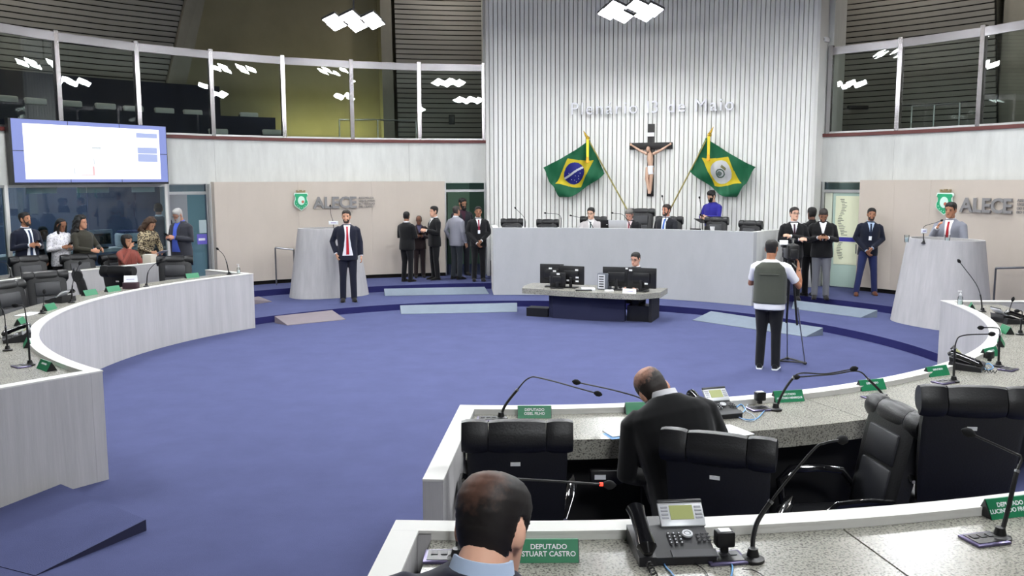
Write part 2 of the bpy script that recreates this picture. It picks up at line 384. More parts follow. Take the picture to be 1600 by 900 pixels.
d3 = door_frame('door_3', -47.1, -42.1)
mb = MB(); mb.arc(9.83, 9.842, -44.6, -42.3, .27, 2.26, 4); mb.build('door_leaf', glass_mat('booth_door_glass', (.6, .8, .84), 1.0), d3, smooth=False)
mb = MB(); mb.arc(9.81, 9.822, -43.6, -42.35, 1.20, 1.42, 2); mb.build('door_sticker', mat('purple_sticker', '#6a62c0', .5), d3, smooth=False)
mb = MB(); mb.arc(9.805, 9.81, -43.45, -42.6, 1.28, 1.33, 2); mb.build('sticker_print', PAPER, d3, smooth=False)
mb = MB(); mb.arc(9.806, 9.812, -43.3, -42.35, 1.44, 1.72, 2); mb.build('notice', mat('notice_grey', '#aebfc2', .5), d3, smooth=False)

# ---- gallery balustrade: posts, rail, panes
POSTA = [-78, -68.7, -59.4, -50.0, -40.8, -31.5, -22.3, -13.0, -4.0], [42.9, 51.45, 61.0, 70.3, 79.6]
for side, A in zip(('left', 'right'), POSTA):
    g = thing('gallery_balustrade', 'chrome and glass gallery balustrade, %s of the white slatted wall' % side, 'balustrade', pt(9.88, A[len(A) // 2], 3.51))
    for a in A:
        mb = MB(); mb.arc(9.83, 9.93, a - .26, a + .26, 3.51, 5.34, 1); mb.build('post', CHROME, g, world=True, smooth=False)
    for i in range(len(A) - 1):
        P0, P1 = pt(9.88, A[i] + .26), pt(9.88, A[i + 1] - .26); d = (P1 - P0); L = d.length; d.normalize(); n = Vector((d.y, -d.x, 0))
        mb = MB(); mb.prism([(0, 3.55), (L, 3.55), (L, 5.14), (0, 5.14)], .012, P0, d, (0, 0, 1), n); mb.build('pane', GLASS, g, world=True, smooth=False)
        mb = MB(); mb.prism([(0, 5.14), (L, 5.14), (L, 5.3), (0, 5.3)], .05, P0, d, (0, 0, 1), n); mb.build('top_rail', mat('rail_metal', '#8d8a8d', .3, metal=1, bump=.3, bscale=3), g, world=True, smooth=False)
        mb = MB(); mb.prism([(0, 3.51), (L, 3.51), (L, 3.55), (0, 3.55)], .05, P0, d, (0, 0, 1), n); mb.build('bottom_rail', ALU, g, world=True, smooth=False)
# ---- louvred walls of the gallery (individual horizontal boards)
def louver_wall(name, r, e0, e1, z0, z1, pitch=.132):
    """e0, e1: functions z -> angle of the left and right end"""
    w = struct_empty(name); n = int((z1 - z0) / pitch)
    for k in range(n):
        z = z0 + k * pitch; a0, a1 = e0(z), e1(z); mb = MB()
        seg = 6; rings = []
        for i in range(seg + 1):
            a = a0 + (a1 - a0) * i / seg
            rings.append([pt(r, a, z), pt(r + .03, a, z), pt(r + .03, a, z + pitch - .022), pt(r - .012, a, z + pitch - .03)])
        mb.loft(rings); mb.build('louver_board', LOUVER, w, smooth=False)
    mb = MB(); rings = [[pt(r + .06, e0(z0) + (e1(z0) - e0(z0)) * i / 6, z0), pt(r + .12, e0(z0) + (e1(z0) - e0(z0)) * i / 6, z0), pt(r + .12, e0(z1) + (e1(z1) - e0(z1)) * i / 6, z1), pt(r + .06, e0(z1) + (e1(z1) - e0(z1)) * i / 6, z1)] for i in range(7)]
    mb.loft(rings); mb.build('louver_backing', BLACK, w, smooth=False)
RL = 13.3
def lin_edge(p, q):
    a, b = on_r(*p, RL), on_r(*q, RL); a0, a1, za, zb = ang(a), ang(b), a.z, b.z
    return lambda z: a0 + (a1 - a0) * (z - za) / (zb - za)
eL = lin_edge((258, 135), (288, 0)); eM0 = lin_edge((622, 195), (616, 0))
zb = on_r(120, 124, RL).z
louver_wall('wall_louver_left', RL, lambda z: -80, eL, zb, 8.8)
louver_wall('wall_louver_mid', RL, eM0, lambda z: 4.0, 3.5, 8.8)
eR = lin_edge((1556, 200), (1553, 0))
louver_wall('wall_louver_right', RL, lambda z: 33, eR, 3.5, 8.8)
# leaning concrete fins beside the louvres
def fin(name, p, q, w0, depth=.9, z0=3.44):
    e = lin_edge(p, q); mb = MB(); zs = (z0, 9.2)
    mb.loft([[pt(RL - .1, e(z) + .05, z), pt(RL - .1, e(z) + w0, z), pt(RL + depth, e(z) + w0, z), pt(RL + depth, e(z) + .05, z)] for z in zs]); struct(name, mb, CONC_DK, smooth=False)
fin('wall_fin_left', (258, 135), (288, 0), 2.0)
fin('wall_fin_mid', (598, 195), (592, 0), 1.35)
mb = MB(); mb.arc(RL + .2, RL + .5, eR(5) + .1, eR(5) + 4.5, 3.44, 9.2, 3); struct('wall_fin_right', mb, CONC_DK, smooth=False)
# plain concrete back wall of the gallery stair
mb = MB(); mb.arc(RL + .55, RL + .75, -47, -13, 3.44, 9.2); struct('wall_stair', mb, mat('stair_concrete', '#8f8974', .9, var=.15, vscale=.8), smooth=False)
# ================================================================== LAMPS
LAMPFACE = mat('lamp_face', '#ffffff', .4, emit='#fafdff', estr=LAMP_RADIANCE)
HOUSE = mat('lamp_housing', '#4b4a4c', .5)
_hm = MB(); _hm.loft([[(x * s * 1.12, y * s * 1.12, z) for x, y in ((-1, -1), (1, -1), (1, 1), (-1, 1))] for s, z in ((.155, -.02), (.155, .03), (.09, .1))]); _hm = _hm.mesh('lamp_housing'); _hm.materials.append(HOUSE)
_fm = MB(); _fm.box((0, 0, -.022), (.31, .31, .004)); _fm = _fm.mesh('lamp_face'); _fm.materials.append(LAMPFACE)
def lamp_cluster(p, rz, label):
    t = thing('ceiling_lamp_cluster', label, 'ceiling lamp', p, rz, 'square flood lamp clusters hung from the ceiling')
    mb = MB(); mb.cyl((0, 0, .1), .02, 9.2 - p.z - .1, 8); mb.build('drop_rod', HOUSE, t)
    for x, y in ((-.46, 0), (-.2, -.5), (-.27, .5), (.46, 0), (.25, -.5), (.2, .5)):
        q = Vector((x, y, 0))
        M = Matrix.Translation(q) @ Matrix.Rotation(rad(-28), 4, 'X') @ Matrix.Rotation(pi / 4, 4, 'Z')
        h = put('lamp_housing', _hm, t, M); put('lamp_face', _fm, h)
        mb = MB(); mb.tube([(0, 0, .12), q + Vector((0, 0, .08))], .012, 6); mb.build('lamp_arm', HOUSE, t)
cl = [(on_z(553, 33, 6.0), 'cluster of six bright square flood lamps high above the left logo panel'),
      (on_z(985, 17, 6.0), 'cluster of six bright square flood lamps in front of the white slatted wall')]
for r, a, w in ((8, 65, 'right lectern'), (8, -70, 'video wall'), (8, -115, 'left desks'), (12.6, 172, 'camera side desks, added to light the near men'), (7.5, 155, 'front desk row'), (8, 110, 'right desks')):  # the camera side cluster is added behind the view to light the near men
    cl.append((pt(r, a, 6.0), 'square flood lamp cluster out of view above the ' + w))
for a, w in ((65, 'carpet on the right'), (-25, 'carpet at the back'), (-115, 'carpet on the left'), (155, 'carpet at the near side')):
    cl.append((pt(3.4, a, 6.3), 'square flood lamp cluster out of view above the ' + w))
for p, l in cl: lamp_cluster(p, -rad(ang(p)), l)
for i, a in enumerate((-70, -56, -8, 44, 58)):  # unseen lamps added over the gallery to brighten the louvres
    p = pt(11.9, a, 8.3); t = thing('gallery_fill_lamp', 'round white fill lamp added out of view above the gallery, %s from the left' % ('first', 'second', 'third', 'fourth', 'fifth', 'sixth')[i], 'ceiling lamp', p, rotz_in(a))
    mb = MB(); mb.lathe([(.2, 0), (.22, .1), (.1, .25), (.02, .9)], (0, 0, 0), 20); mb.build('shade', HOUSE, t)
    mb = MB(); mb.cyl((0, 0, -.012), .18, .01, 20); mb.build('lamp_face', mat('fill_lamp_face', '#ffffff', .4, emit='#fff6ea', estr=160), t, smooth=False)
# stair lamp that washes the concrete wall of the gallery stair with yellowish light
p = pt(13.3, -21.5, 3.5); t = thing('stair_floodlight', 'low yellowish floodlight at the foot of the gallery stair wall', 'floodlight', p, rotz_in(-21.5))
mb = MB(); mb.rbox((0, 0, .06), (2.6, .16, .1), .02); mb.build('housing', HOUSE, t)
mb = MB(); mb.box((0, .02, .114), (2.5, .1, .008)); mb.build('lens', mat('yellow_lens', '#ffffff', .4, emit='#f6f09a', estr=36), t, smooth=False)
# ================================================================== GALLERY FURNITURE
for r, z1, a0, a1, lb in ((11.3, 4.06, -80, -30.3, 'dark navy front panel of the lower gallery seat row'), (12.5, 4.85, -80, -35.0, 'tall dark navy panel behind the upper gallery seat row')):
    mb = MB(); mb.arc(r, r + .08, a0, a1, 3.44, z1); single('seat_row_screen', mb, NAVY, lb, 'screen', smooth=False)
SEATW = mat('seat_cover', '#b7b9b6', .8)
def gallery_seat(a, r, z, label):
    t = thing('auditorium_chair', label, 'seat', pt(r, a, 3.44), rotz_in(a), 'gallery seats behind the glass on the left')
    zz = z - 3.44
    mb = MB(); mb.rbox((0, .2, zz - .3), (.48, .07, .6), .03); mb.build('backrest', NAVY, t)
    mb = MB(); mb.rbox((0, .17, zz - .02), (.44, .12, .13), .03); mb.build('head_cover', SEATW, t)
    mb = MB(); mb.rbox((0, -.02, zz - .55), (.48, .44, .09), .03); mb.build('seat', NAVY, t)
    mb = MB(); mb.box((0, .05, (zz - .6) / 2), (.08, .25, zz - .6)); mb.build('pedestal', PLASTIC, t)
names = ['first', 'second', 'third', 'fourth', 'fifth', 'sixth', 'seventh', 'eighth', 'ninth', 'tenth']
for i, (u, v) in enumerate(((17, 152), (62, 156), (117, 160), (170, 164), (213, 168), (261, 171), (305, 174), (392, 178))):
    p = on_r(u, v, 11.75); gallery_seat(ang(p), 11.75, p.z, 'navy gallery seat with pale head cover, %s from the left in the upper row' % names[i])
for i, (u, v) in enumerate(((345, 206), (428, 207))):
    p = on_r(u, v, 10.7); gallery_seat(ang(p), 10.7, p.z + .03, 'navy gallery seat with pale head cover low behind the glass, %s from the left' % names[i])
def rail(label, pts_, r=.018):
    t = thing('gallery_handrail', label, 'handrail', (pts_[0].x, pts_[0].y, 3.44))
    mb = MB(); mb.tube(pts_, r, 8); mb.build('top_bar', ALU, t, world=True)
    for q in (pts_[0], pts_[len(pts_) // 2], pts_[-1]):
        mb = MB(); mb.tube([(q.x, q.y, 3.44), q], r, 8); mb.build('post', ALU, t, world=True)
rail('thin metal handrail of the stair behind the glass, left of the slatted wall', [on_r(530, 187, 11.2), on_r(590, 187, 11.2), on_r(650, 189, 11.2)])
rail('thin metal handrail of the stair behind the right gallery glass', [on_r(1425, 166, 11.2), on_r(1460, 164, 11.2), on_r(1500, 161, 11.2)])
mb = MB(); q = on_r(706, 187, 12.6); mb.rbox(q, (.16, .14, .26), .02); single('wall_speaker', mb, PLASTIC, 'small black loudspeaker box behind the gallery glass near the slatted wall', 'loudspeaker', base=q)
mb = MB(); q = on_r(1340, 168, 12.9); mb.rbox(q, (.5, .1, .1), .02); single('wall_fixture', mb, PLASTIC, 'long black fixture on the louvres behind the right gallery glass', 'fixture', base=q)
# security camera on the column
q = on_r(1287, 75, 9.8); t = thing('security_camera', 'white security camera at the top of the first right gallery post', 'camera', q, rotz_in(43))
mb = MB(); mb.rbox((0, -.03, .16), (.2, .22, .1), .02); mb.build('housing', WHITE, t)
mb = MB(); mb.rbox((-.02, -.02, .04), (.14, .14, .1), .02); mb.build('joint', WHITE, t)
mb = MB(); mb.box((0, -.145, .16), (.14, .01, .05)); mb.build('lens_window', PLASTIC, t)
mb = MB(); mb.cyl((0, 0, -.06), .03, .08, 8); mb.build('mount', PLASTIC, t)

# ================================================================== CURVED DESKS
def radial_wall(a, r0, r1, z0, z1, th, sgn):
    """wall along a radius; thickness th on the side sgn of angle a"""
    p0, p1 = pt(r0, a), pt(r1, a); d = (p1 - p0).normalized(); n = Vector((d.y, -d.x, 0)) * sgn
    mb = MB(); mb.prism([(0, z0), ((p1 - p0).length, z0), ((p1 - p0).length, z1), (0, z1)], th, p0, d, (0, 0, 1), n); return mb
def desk_bank(label, r0, a0, a1, zf, zr, e0, e1, depth=.72, slab=13.0):
    t = thing('curved_desk', label, 'desk', pt(r0 + .3, (a0 + a1) / 2, zf))
    s0, s1 = (1.15 if e0 else 0), (1.15 if e1 else 0)
    mb = MB(); mb.arc(r0, r0 + .1, a0, a1, zf, zr - .012); mb.build('front_wall', CONC, t, world=True)
    mb = MB(); mb.arc(r0 - .006, r0 + .106, a0, a1, zr - .012, zr); mb.build('rim_cap', CREAM, t, world=True, smooth=False)
    mb = MB(); mb.arc(r0 + .1, r0 + .104, a0 + s0, a1 - s1, zr - .06, zr - .012); mb.build('inner_rim', CREAM, t, world=True, smooth=False)
    n = max(1, round(abs(a1 - a0) / slab)); g = .03
    for i in range(n):
        k0, k1 = (1.15 if i == 0 and e0 else g), (1.15 if i == n - 1 and e1 else g); b0, b1 = a0 + (a1 - a0) * i / n + k0, a0 + (a1 - a0) * (i + 1) / n - k1
        mb = MB(); mb.arc(r0 + .105, r0 + depth, b0, b1, zr - .07, zr - .04); mb.arc(r0 + depth - .035, r0 + depth, b0, b1, zr - .17, zr - .07)
        mb.build('granite_slab', GRANITE, t, world=True, smooth=False)
    mb = MB(); mb.arc(r0 + .5, r0 + .52, a0 + s0, a1 - s1, zf + .06, zr - .07); mb.build('modesty_panel', BLACK, t, world=True)
    for a, e, sg in ((a0, e0, 1), (a1, e1, -1)):
        if e:
            mb = radial_wall(a, r0 + .101, r0 + e, zf, zr - .012, .11, sg); mb.build('end_wall', CONC, t, world=True, smooth=False)
            mb = radial_wall(a, r0 + .1065, r0 + e + .006, zr - .0118, zr, .115, sg); mb.build('end_cap', CREAM, t, world=True, smooth=False)
    return t
desk_bank('curved concrete desk row with white rim on the left of the blue arena', 5.66, -141.8, -52.8, 0, .957, 1.57, 1.25)
desk_bank('curved concrete desk row with granite top in front of the black leather chairs', 5.66, 92.4, 184.0, 0, .957, 1.5, 1.57)
desk_bank('second curved concrete desk row at the left, behind the empty chairs', 7.86, -140, -52.5, .25, 1.06, 0, 0, depth=.56)
desk_bank('nearest curved granite desk row with white rim, at the bottom right', 8.22, 118, 183.6, .25, 1.12, 0, .95, depth=.85)
# drawer boxes below the near granite edge
for u, v, lb in ((933, 711, 'small dark metal box with pale tag under the granite edge, between the chairs'),):
    q = pt(6.46, ang(on_z(u, v, .74)), .70); t = thing('under_desk_box', lb, 'box', q, rotz_in(180))
    mb = MB(); mb.rbox((0, 0, 0), (.2, .06, .09), .008); mb.build('case', PLASTIC, t)
    mb = MB(); mb.box((.04, .033, .005), (.07, .004, .03)); mb.build('tag', PAPER, t)

# ================================================================== PRESIDIUM DESK
t = thing('presidium_desk', 'long grey concrete presidium desk below the crucifix', 'desk', pt(6.95, 19.3, .12))
ZR = 1.548
mb = MB(); mb.arc(6.87, 7.0, -3.45, 42.2, .12, ZR); mb.build('front_wall', CONC_PRES, t, world=True)
for a, sg in ((-3.45, 1), (42.2, -1)):
    mb = radial_wall(a, 7.0, 8.15, .12, ZR, .12, sg); mb.build('end_wall', CONC_WALL, t, world=True, smooth=False)
mb = MB(); mb.arc(7.0, 7.62, -2.6, 41.4, ZR - .12, ZR - .085); mb.build('worktop', mat('wood_top', '#5b4a3c', .4), t, world=True, smooth=False)
# ================================================================== LECTERNS
def lectern(p, rz, label, wt, wb, dt, db):
    t = thing('lectern', label, 'lectern', p, rz); zt = 1.56 - p.z
    def ring(w, d, z, n=28):      # rounded front towards -Y, flat back
        o = []
        for k in range(n):
            a = 2 * pi * k / n; x, y = cos(a), sin(a); e = 2.6
            s = (abs(x) ** e + abs(y) ** e) ** (-1 / e); o.append(Vector((w * x * s, d * y * s * (1 if y < 0 else .8), z)))
        return o
    mb = MB(); L = [ring(wb + (wt - wb) * k, db + (dt - db) * k, zt * k) for k in (0, .5, 1)]
    L += [ring(wt - .05, dt - .05, zt), ring(wt - .05, dt - .05, zt - .08)]
    mb.loft(L); mb.build('pedestal', CONC, t)
    mb = MB(); mb.loft([ring(wt - .06, dt - .06, zt - .10), ring(wt - .06, dt - .06, zt - .075)]); mb.build('reading_top', mat('dark_top', '#2a2522', .5), t)
    return t
LL = pt(7.95, -29.6, .12); LR = pt(7.78, 68.2, .12)
lectern(LL, rotz_in(-28), 'tapered pale concrete lectern behind the man in the red tie', .62, .84, .42, .56)
lectern(LR, rotz_in(68), 'tapered concrete lectern at the right with a speaker behind it', .66, .86, .42, .6)
def handrail(label, q0, q1, wall_r):
    t = thing('wall_handrail', label, 'handrail', (q0.x, q0.y, q0.z - .5))
    mb = MB(); mb.tube([q0, q1], .02, 8); mb.build('bar', STEEL, t, world=True)
    for q in (q0, q1):
        mb = MB(); mb.tube([q, (q.x, q.y, .26)], .018, 8); mb.build('post', STEEL, t, world=True)
handrail('short steel handrail standing left of the left lectern', on_r(430, 387, 9.3), on_r(459, 390, 9.0), 9.5)
handrail('steel handrail against the beige wall right of the right lectern', on_r(1556, 419, 9.3), on_r(1640, 417, 9.2), 9.5)
# ================================================================== RAMPS
def ramp(label, hi, lo, zh, zl, m_, th=.012):
    """hi, lo: pixel pairs of the upper and lower edge"""
    a, b = [on_z(*q, zh + .006) for q in hi]; c, d = [on_z(*q, zl + .008) for q in lo]
    t = MB(); low = lambda q: Vector((q.x, q.y, zl + .001))
    t.add([a, b, d, c, low(a), low(b), low(d), low(c)], [(0, 1, 2, 3), (7, 6, 5, 4), (0, 4, 5, 1), (1, 5, 6, 2), (2, 6, 7, 3), (3, 7, 4, 0)])
    base = low((a + b) / 2); single('step_ramp', t, m_, label, 'ramp', 'small wedge ramps laid against the carpeted steps', base=base, smooth=False)
ramp('small brown wedge ramp on the blue carpet in front of the left lectern', ((429, 494), (519, 484.5)), ((449, 508), (540, 499)), .12, 0, BROWNRAMP)
ramp('tiny brown wedge ramp beside the end of the left curved desk', ((380, 467), (404, 463)), ((398, 475), (425, 471)), .25, .12, BROWNRAMP)
ramp('long grey wedge ramp on the carpet left of the clerks table', ((625, 477), (808, 473)), ((627, 490.5), (808, 487)), .12, 0, GREYRAMP)
ramp('long grey wedge ramp on the upper step below the men in black suits', ((600, 451), (757, 448)), ((602, 462), (764, 459)), .25, .12, GREYRAMP)
ramp('grey wedge ramp on the carpet behind the camera operator', ((1111, 486), (1286, 512)), ((1082, 500), (1259, 526)), .12, 0, GREYRAMP)
ramp('grey wedge ramp on the upper step near the man in jeans', ((1241, 469), (1371, 484.5)), ((1237, 482), (1345, 496)), .25, .12, GREYRAMP)
a, b, c, d = on_z(229, 829, 0), on_z(55, 900, 0), on_z(96, 772, 0), on_z(-140, 850, 0)
up = Vector((0, 0, .085)); mb = MB(); mb.cur = 0
mb.add([a, b, d, c, a + up, c + up, b + up * .05, d + up * .05], [(4, 6, 7, 5)]); mb.cur = 1
mb.add([a, b, d, c, a + up, c + up, b + up * .05, d + up * .05], [(0, 1, 6, 4), (0, 4, 5, 3), (3, 5, 7, 2), (1, 2, 7, 6), (0, 3, 2, 1)])
single('carpet_ramp', mb, [CARPET, mat('carpet_edge', '#1c1d3a', .95)], 'blue carpeted ramp on the floor at the bottom left corner', 'ramp', base=a, smooth=False)
# ================================================================== WALL LETTERING
def arc_text(parent, s, r, a0, a1, z, size, ext, bold, m_, name='letter'):
    """single letters set along the round wall, from angle a0 to a1"""
    ms = []; x = 0
    for ch in s:
        if ch == ' ': x += size * .32; continue
        me = text_mesh(ch, size, ext, bold, 'LEFT'); me.materials.append(m_)
        xs = [v.co.x for v in me.vertices]; x0, x1 = min(xs), max(xs)
        ms.append((me, x - x0, x + (x1 - x0) / 2)); x += (x1 - x0) + size * .12
    tot = x - size * .12
    for me, off, mid in ms:
        a = a0 + (a1 - a0) * mid / tot; p = pt(r, a, z)
        X = Vector((cos(rad(a)), -sin(rad(a)), 0)); M = frame(p, X, (0, 0, 1)) @ Matrix.Translation((off - mid, 0, 0))
        put(name, me, parent, MW[parent.name].inverted() @ M)
t = thing('wall_lettering', 'white raised wall lettering across the slatted wall above the crucifix', 'lettering', pt(9.42, 20, 4.08))
arc_text(t, 'Plenário 13 de Maio', 9.43, 8.4, 31.4, 4.08, .40, .025, 0, mat('letter_white', '#e9e9ee', .35))
def emblem(side, a, z, h):
    r = 9.52; t = thing('wall_logo', 'grey block letter logo with green shield on the %s beige wall' % side, 'logo', pt(r, a, z))
    X = Vector((cos(rad(a)), -sin(rad(a)), 0)); Nn = Vector((-sin(rad(a)), -cos(rad(a)), 0))
    sh = [(-.5, .78), (.5, .78), (.56, .62), (.47, .5), (.47, .3), (.55, .12), (.55, -.1), (.42, -.28), (0, -.58), (-.42, -.28), (-.55, -.1), (-.55, .12), (-.47, .3), (-.47, .5), (-.56, .62)]
    k = h / 1.36
    def poly(s, dy=0): return [(x * k * s, (y - .1) * k * s + .1 * k + dy) for x, y in sh]
    mb = MB(); mb.prism(poly(1.0), .03, pt(r, a, z), X, (0, 0, 1), Nn); mb.build('shield_border', mat('emblem_white', '#dff3e8', .4), t, world=True, smooth=False)
    mb = MB(); mb.prism(poly(.9), .012, pt(r, a, z) + Nn * .03, X, (0, 0, 1), Nn); mb.build('shield_field', mat('emblem_green', '#27a371', .4), t, world=True, smooth=False)
    el = [(.27 * k * cos(q * pi / 10), .34 * k * sin(q * pi / 10) + .2 * k) for q in range(20)]
    mb = MB(); mb.prism(el, .008, pt(r, a, z) + Nn * .042, X, (0, 0, 1), Nn); mb.build('shield_oval', mat('emblem_pale', '#cfeee0', .4), t, world=True, smooth=False)
    el = [(.1 * k * cos(q * pi / 6) + .1 * k, .11 * k * sin(q * pi / 6) + .1 * k) for q in range(12)]
    mb = MB(); mb.prism(el, .006, pt(r, a, z) + Nn * .05, X, (0, 0, 1), Nn); mb.build('shield_sun', mat('emblem_red', '#c06a52', .5), t, world=True, smooth=False)
    for q in range(7):
        w = rad(200 + q * 23.3); c = Vector((.4 * k * cos(w), .5 * k * sin(w) + .14 * k)); st = [(c.x + (.035 if j % 2 == 0 else .015) * k * cos(j * pi / 5), c.y + (.035 if j % 2 == 0 else .015) * k * sin(j * pi / 5)) for j in range(10)]
        mb = MB(); mb.prism(st, .006, pt(r, a, z) + Nn * .042, X, (0, 0, 1), Nn); mb.build('shield_star', MATS['emblem_white'], t, world=True, smooth=False)
    cr = [(-.34, .8), (.34, .8), (.36, .98), (.24, .98), (.24, .92), (.1, .92), (.1, 1.0), (-.1, 1.0), (-.1, .92), (-.24, .92), (-.24, .98), (-.36, .98)]
    mb = MB(); mb.prism([(x * k, y * k) for x, y in cr], .035, pt(r, a, z), X, (0, 0, 1), Nn); mb.build('fort_crown', mat('emblem_gold', '#a08f6c', .35, metal=.5), t, world=True, smooth=False)
    return t
LG = mat('logo_grey', '#8a8888', .45, metal=.2)
def logo(side, ae, a0, a1, b0, zb, ze, h):
    t = emblem(side, ae, ze, h)
    arc_text(t, 'ALECE', 9.51, a0, a1, zb, .36, .016, .010, LG)
    for i, s in enumerate(('ASSEMBLEIA', 'LEGISLATIVA', 'DO ESTADO', 'DO CEARÁ')):
        me = text_mesh(s, .068, .005, 0, 'LEFT'); me.materials.append(LG); a = b0
        p = pt(9.535, a, zb + .2 - i * .068); X = Vector((cos(rad(a + 1)), -sin(rad(a + 1)), 0))
        put('logo_line', me, t, MW[t.name].inverted() @ frame(p, X, (0, 0, 1)))
logo('left', -30.2, -28.4, -22.5, -22.1, 1.93, 2.05, .40)
logo('right', 59.0, 60.9, 66.9, 67.4, 1.95, 2.05, .42)
# ================================================================== CRUCIFIX
a = 19.85; p = pt(9.47, a, 3.33); t = thing('crucifix', 'dark wooden crucifix with pale figure at the middle of the slatted wall', 'crucifix', p, rotz_in(a))
WOOD = mat('dark_wood', '#1d1a1a', .5, var=.2, vscale=20)
mb = MB(); mb.rbox((0, 0, -.33), (.155, .06, 1.66), .008); mb.build('upright', WOOD, t)
mb = MB(); mb.rbox((0, -.01, 0), (1.0, .06, .15), .008); mb.build('crossbar', WOOD, t)
mb = MB(); mb.box((0, -.04, .26), (.16, .012, .09)); mb.build('title_board', PAPER, t)
FL = mat('figure_flesh', '#cda891', .55)
mb = MB(); mb.tube([(0, -.09, -.17), (.0, -.1, -.3), (.01, -.1, -.42), (.02, -.1, -.52)], [.09, .118, .092, .092], 12, .62)
for s in (-1, 1):
    mb.tube([(s * .07, -.09, -.19), (s * .25, -.08, -.1), (s * .44, -.06, .02)], [.035, .028, .018], 8); mb.ell((s * .46, -.06, .035), .025, .015, .03)
    mb.tube([(s * .045, -.1, -.5), (s * .05 - .01, -.15, -.75), (s * .02, -.09, -1.02), (s * .01, -.12, -1.1)], [.055, .042, .028, .025], 8)
mb.ell((-.04, -.13, -.08), .048, .055, .066); mb.tube([(0, -.09, -.17), (-.03, -.12, -.1)], [.03, .03], 8)
o = mb.build('figure', FL, t)
mb = MB(); mb.ell((-.045, -.098, -.055), .056, .05, .062); mb.build('hair', mat('hair_dark', '#1f1713', .7), t)
mb = MB(); mb.tube([(.015, -.1, -.46), (.02, -.105, -.6), (.03, -.11, -.66)], [.098, .1, .09], 12, .7); mb.build('loincloth', PAPER, t)
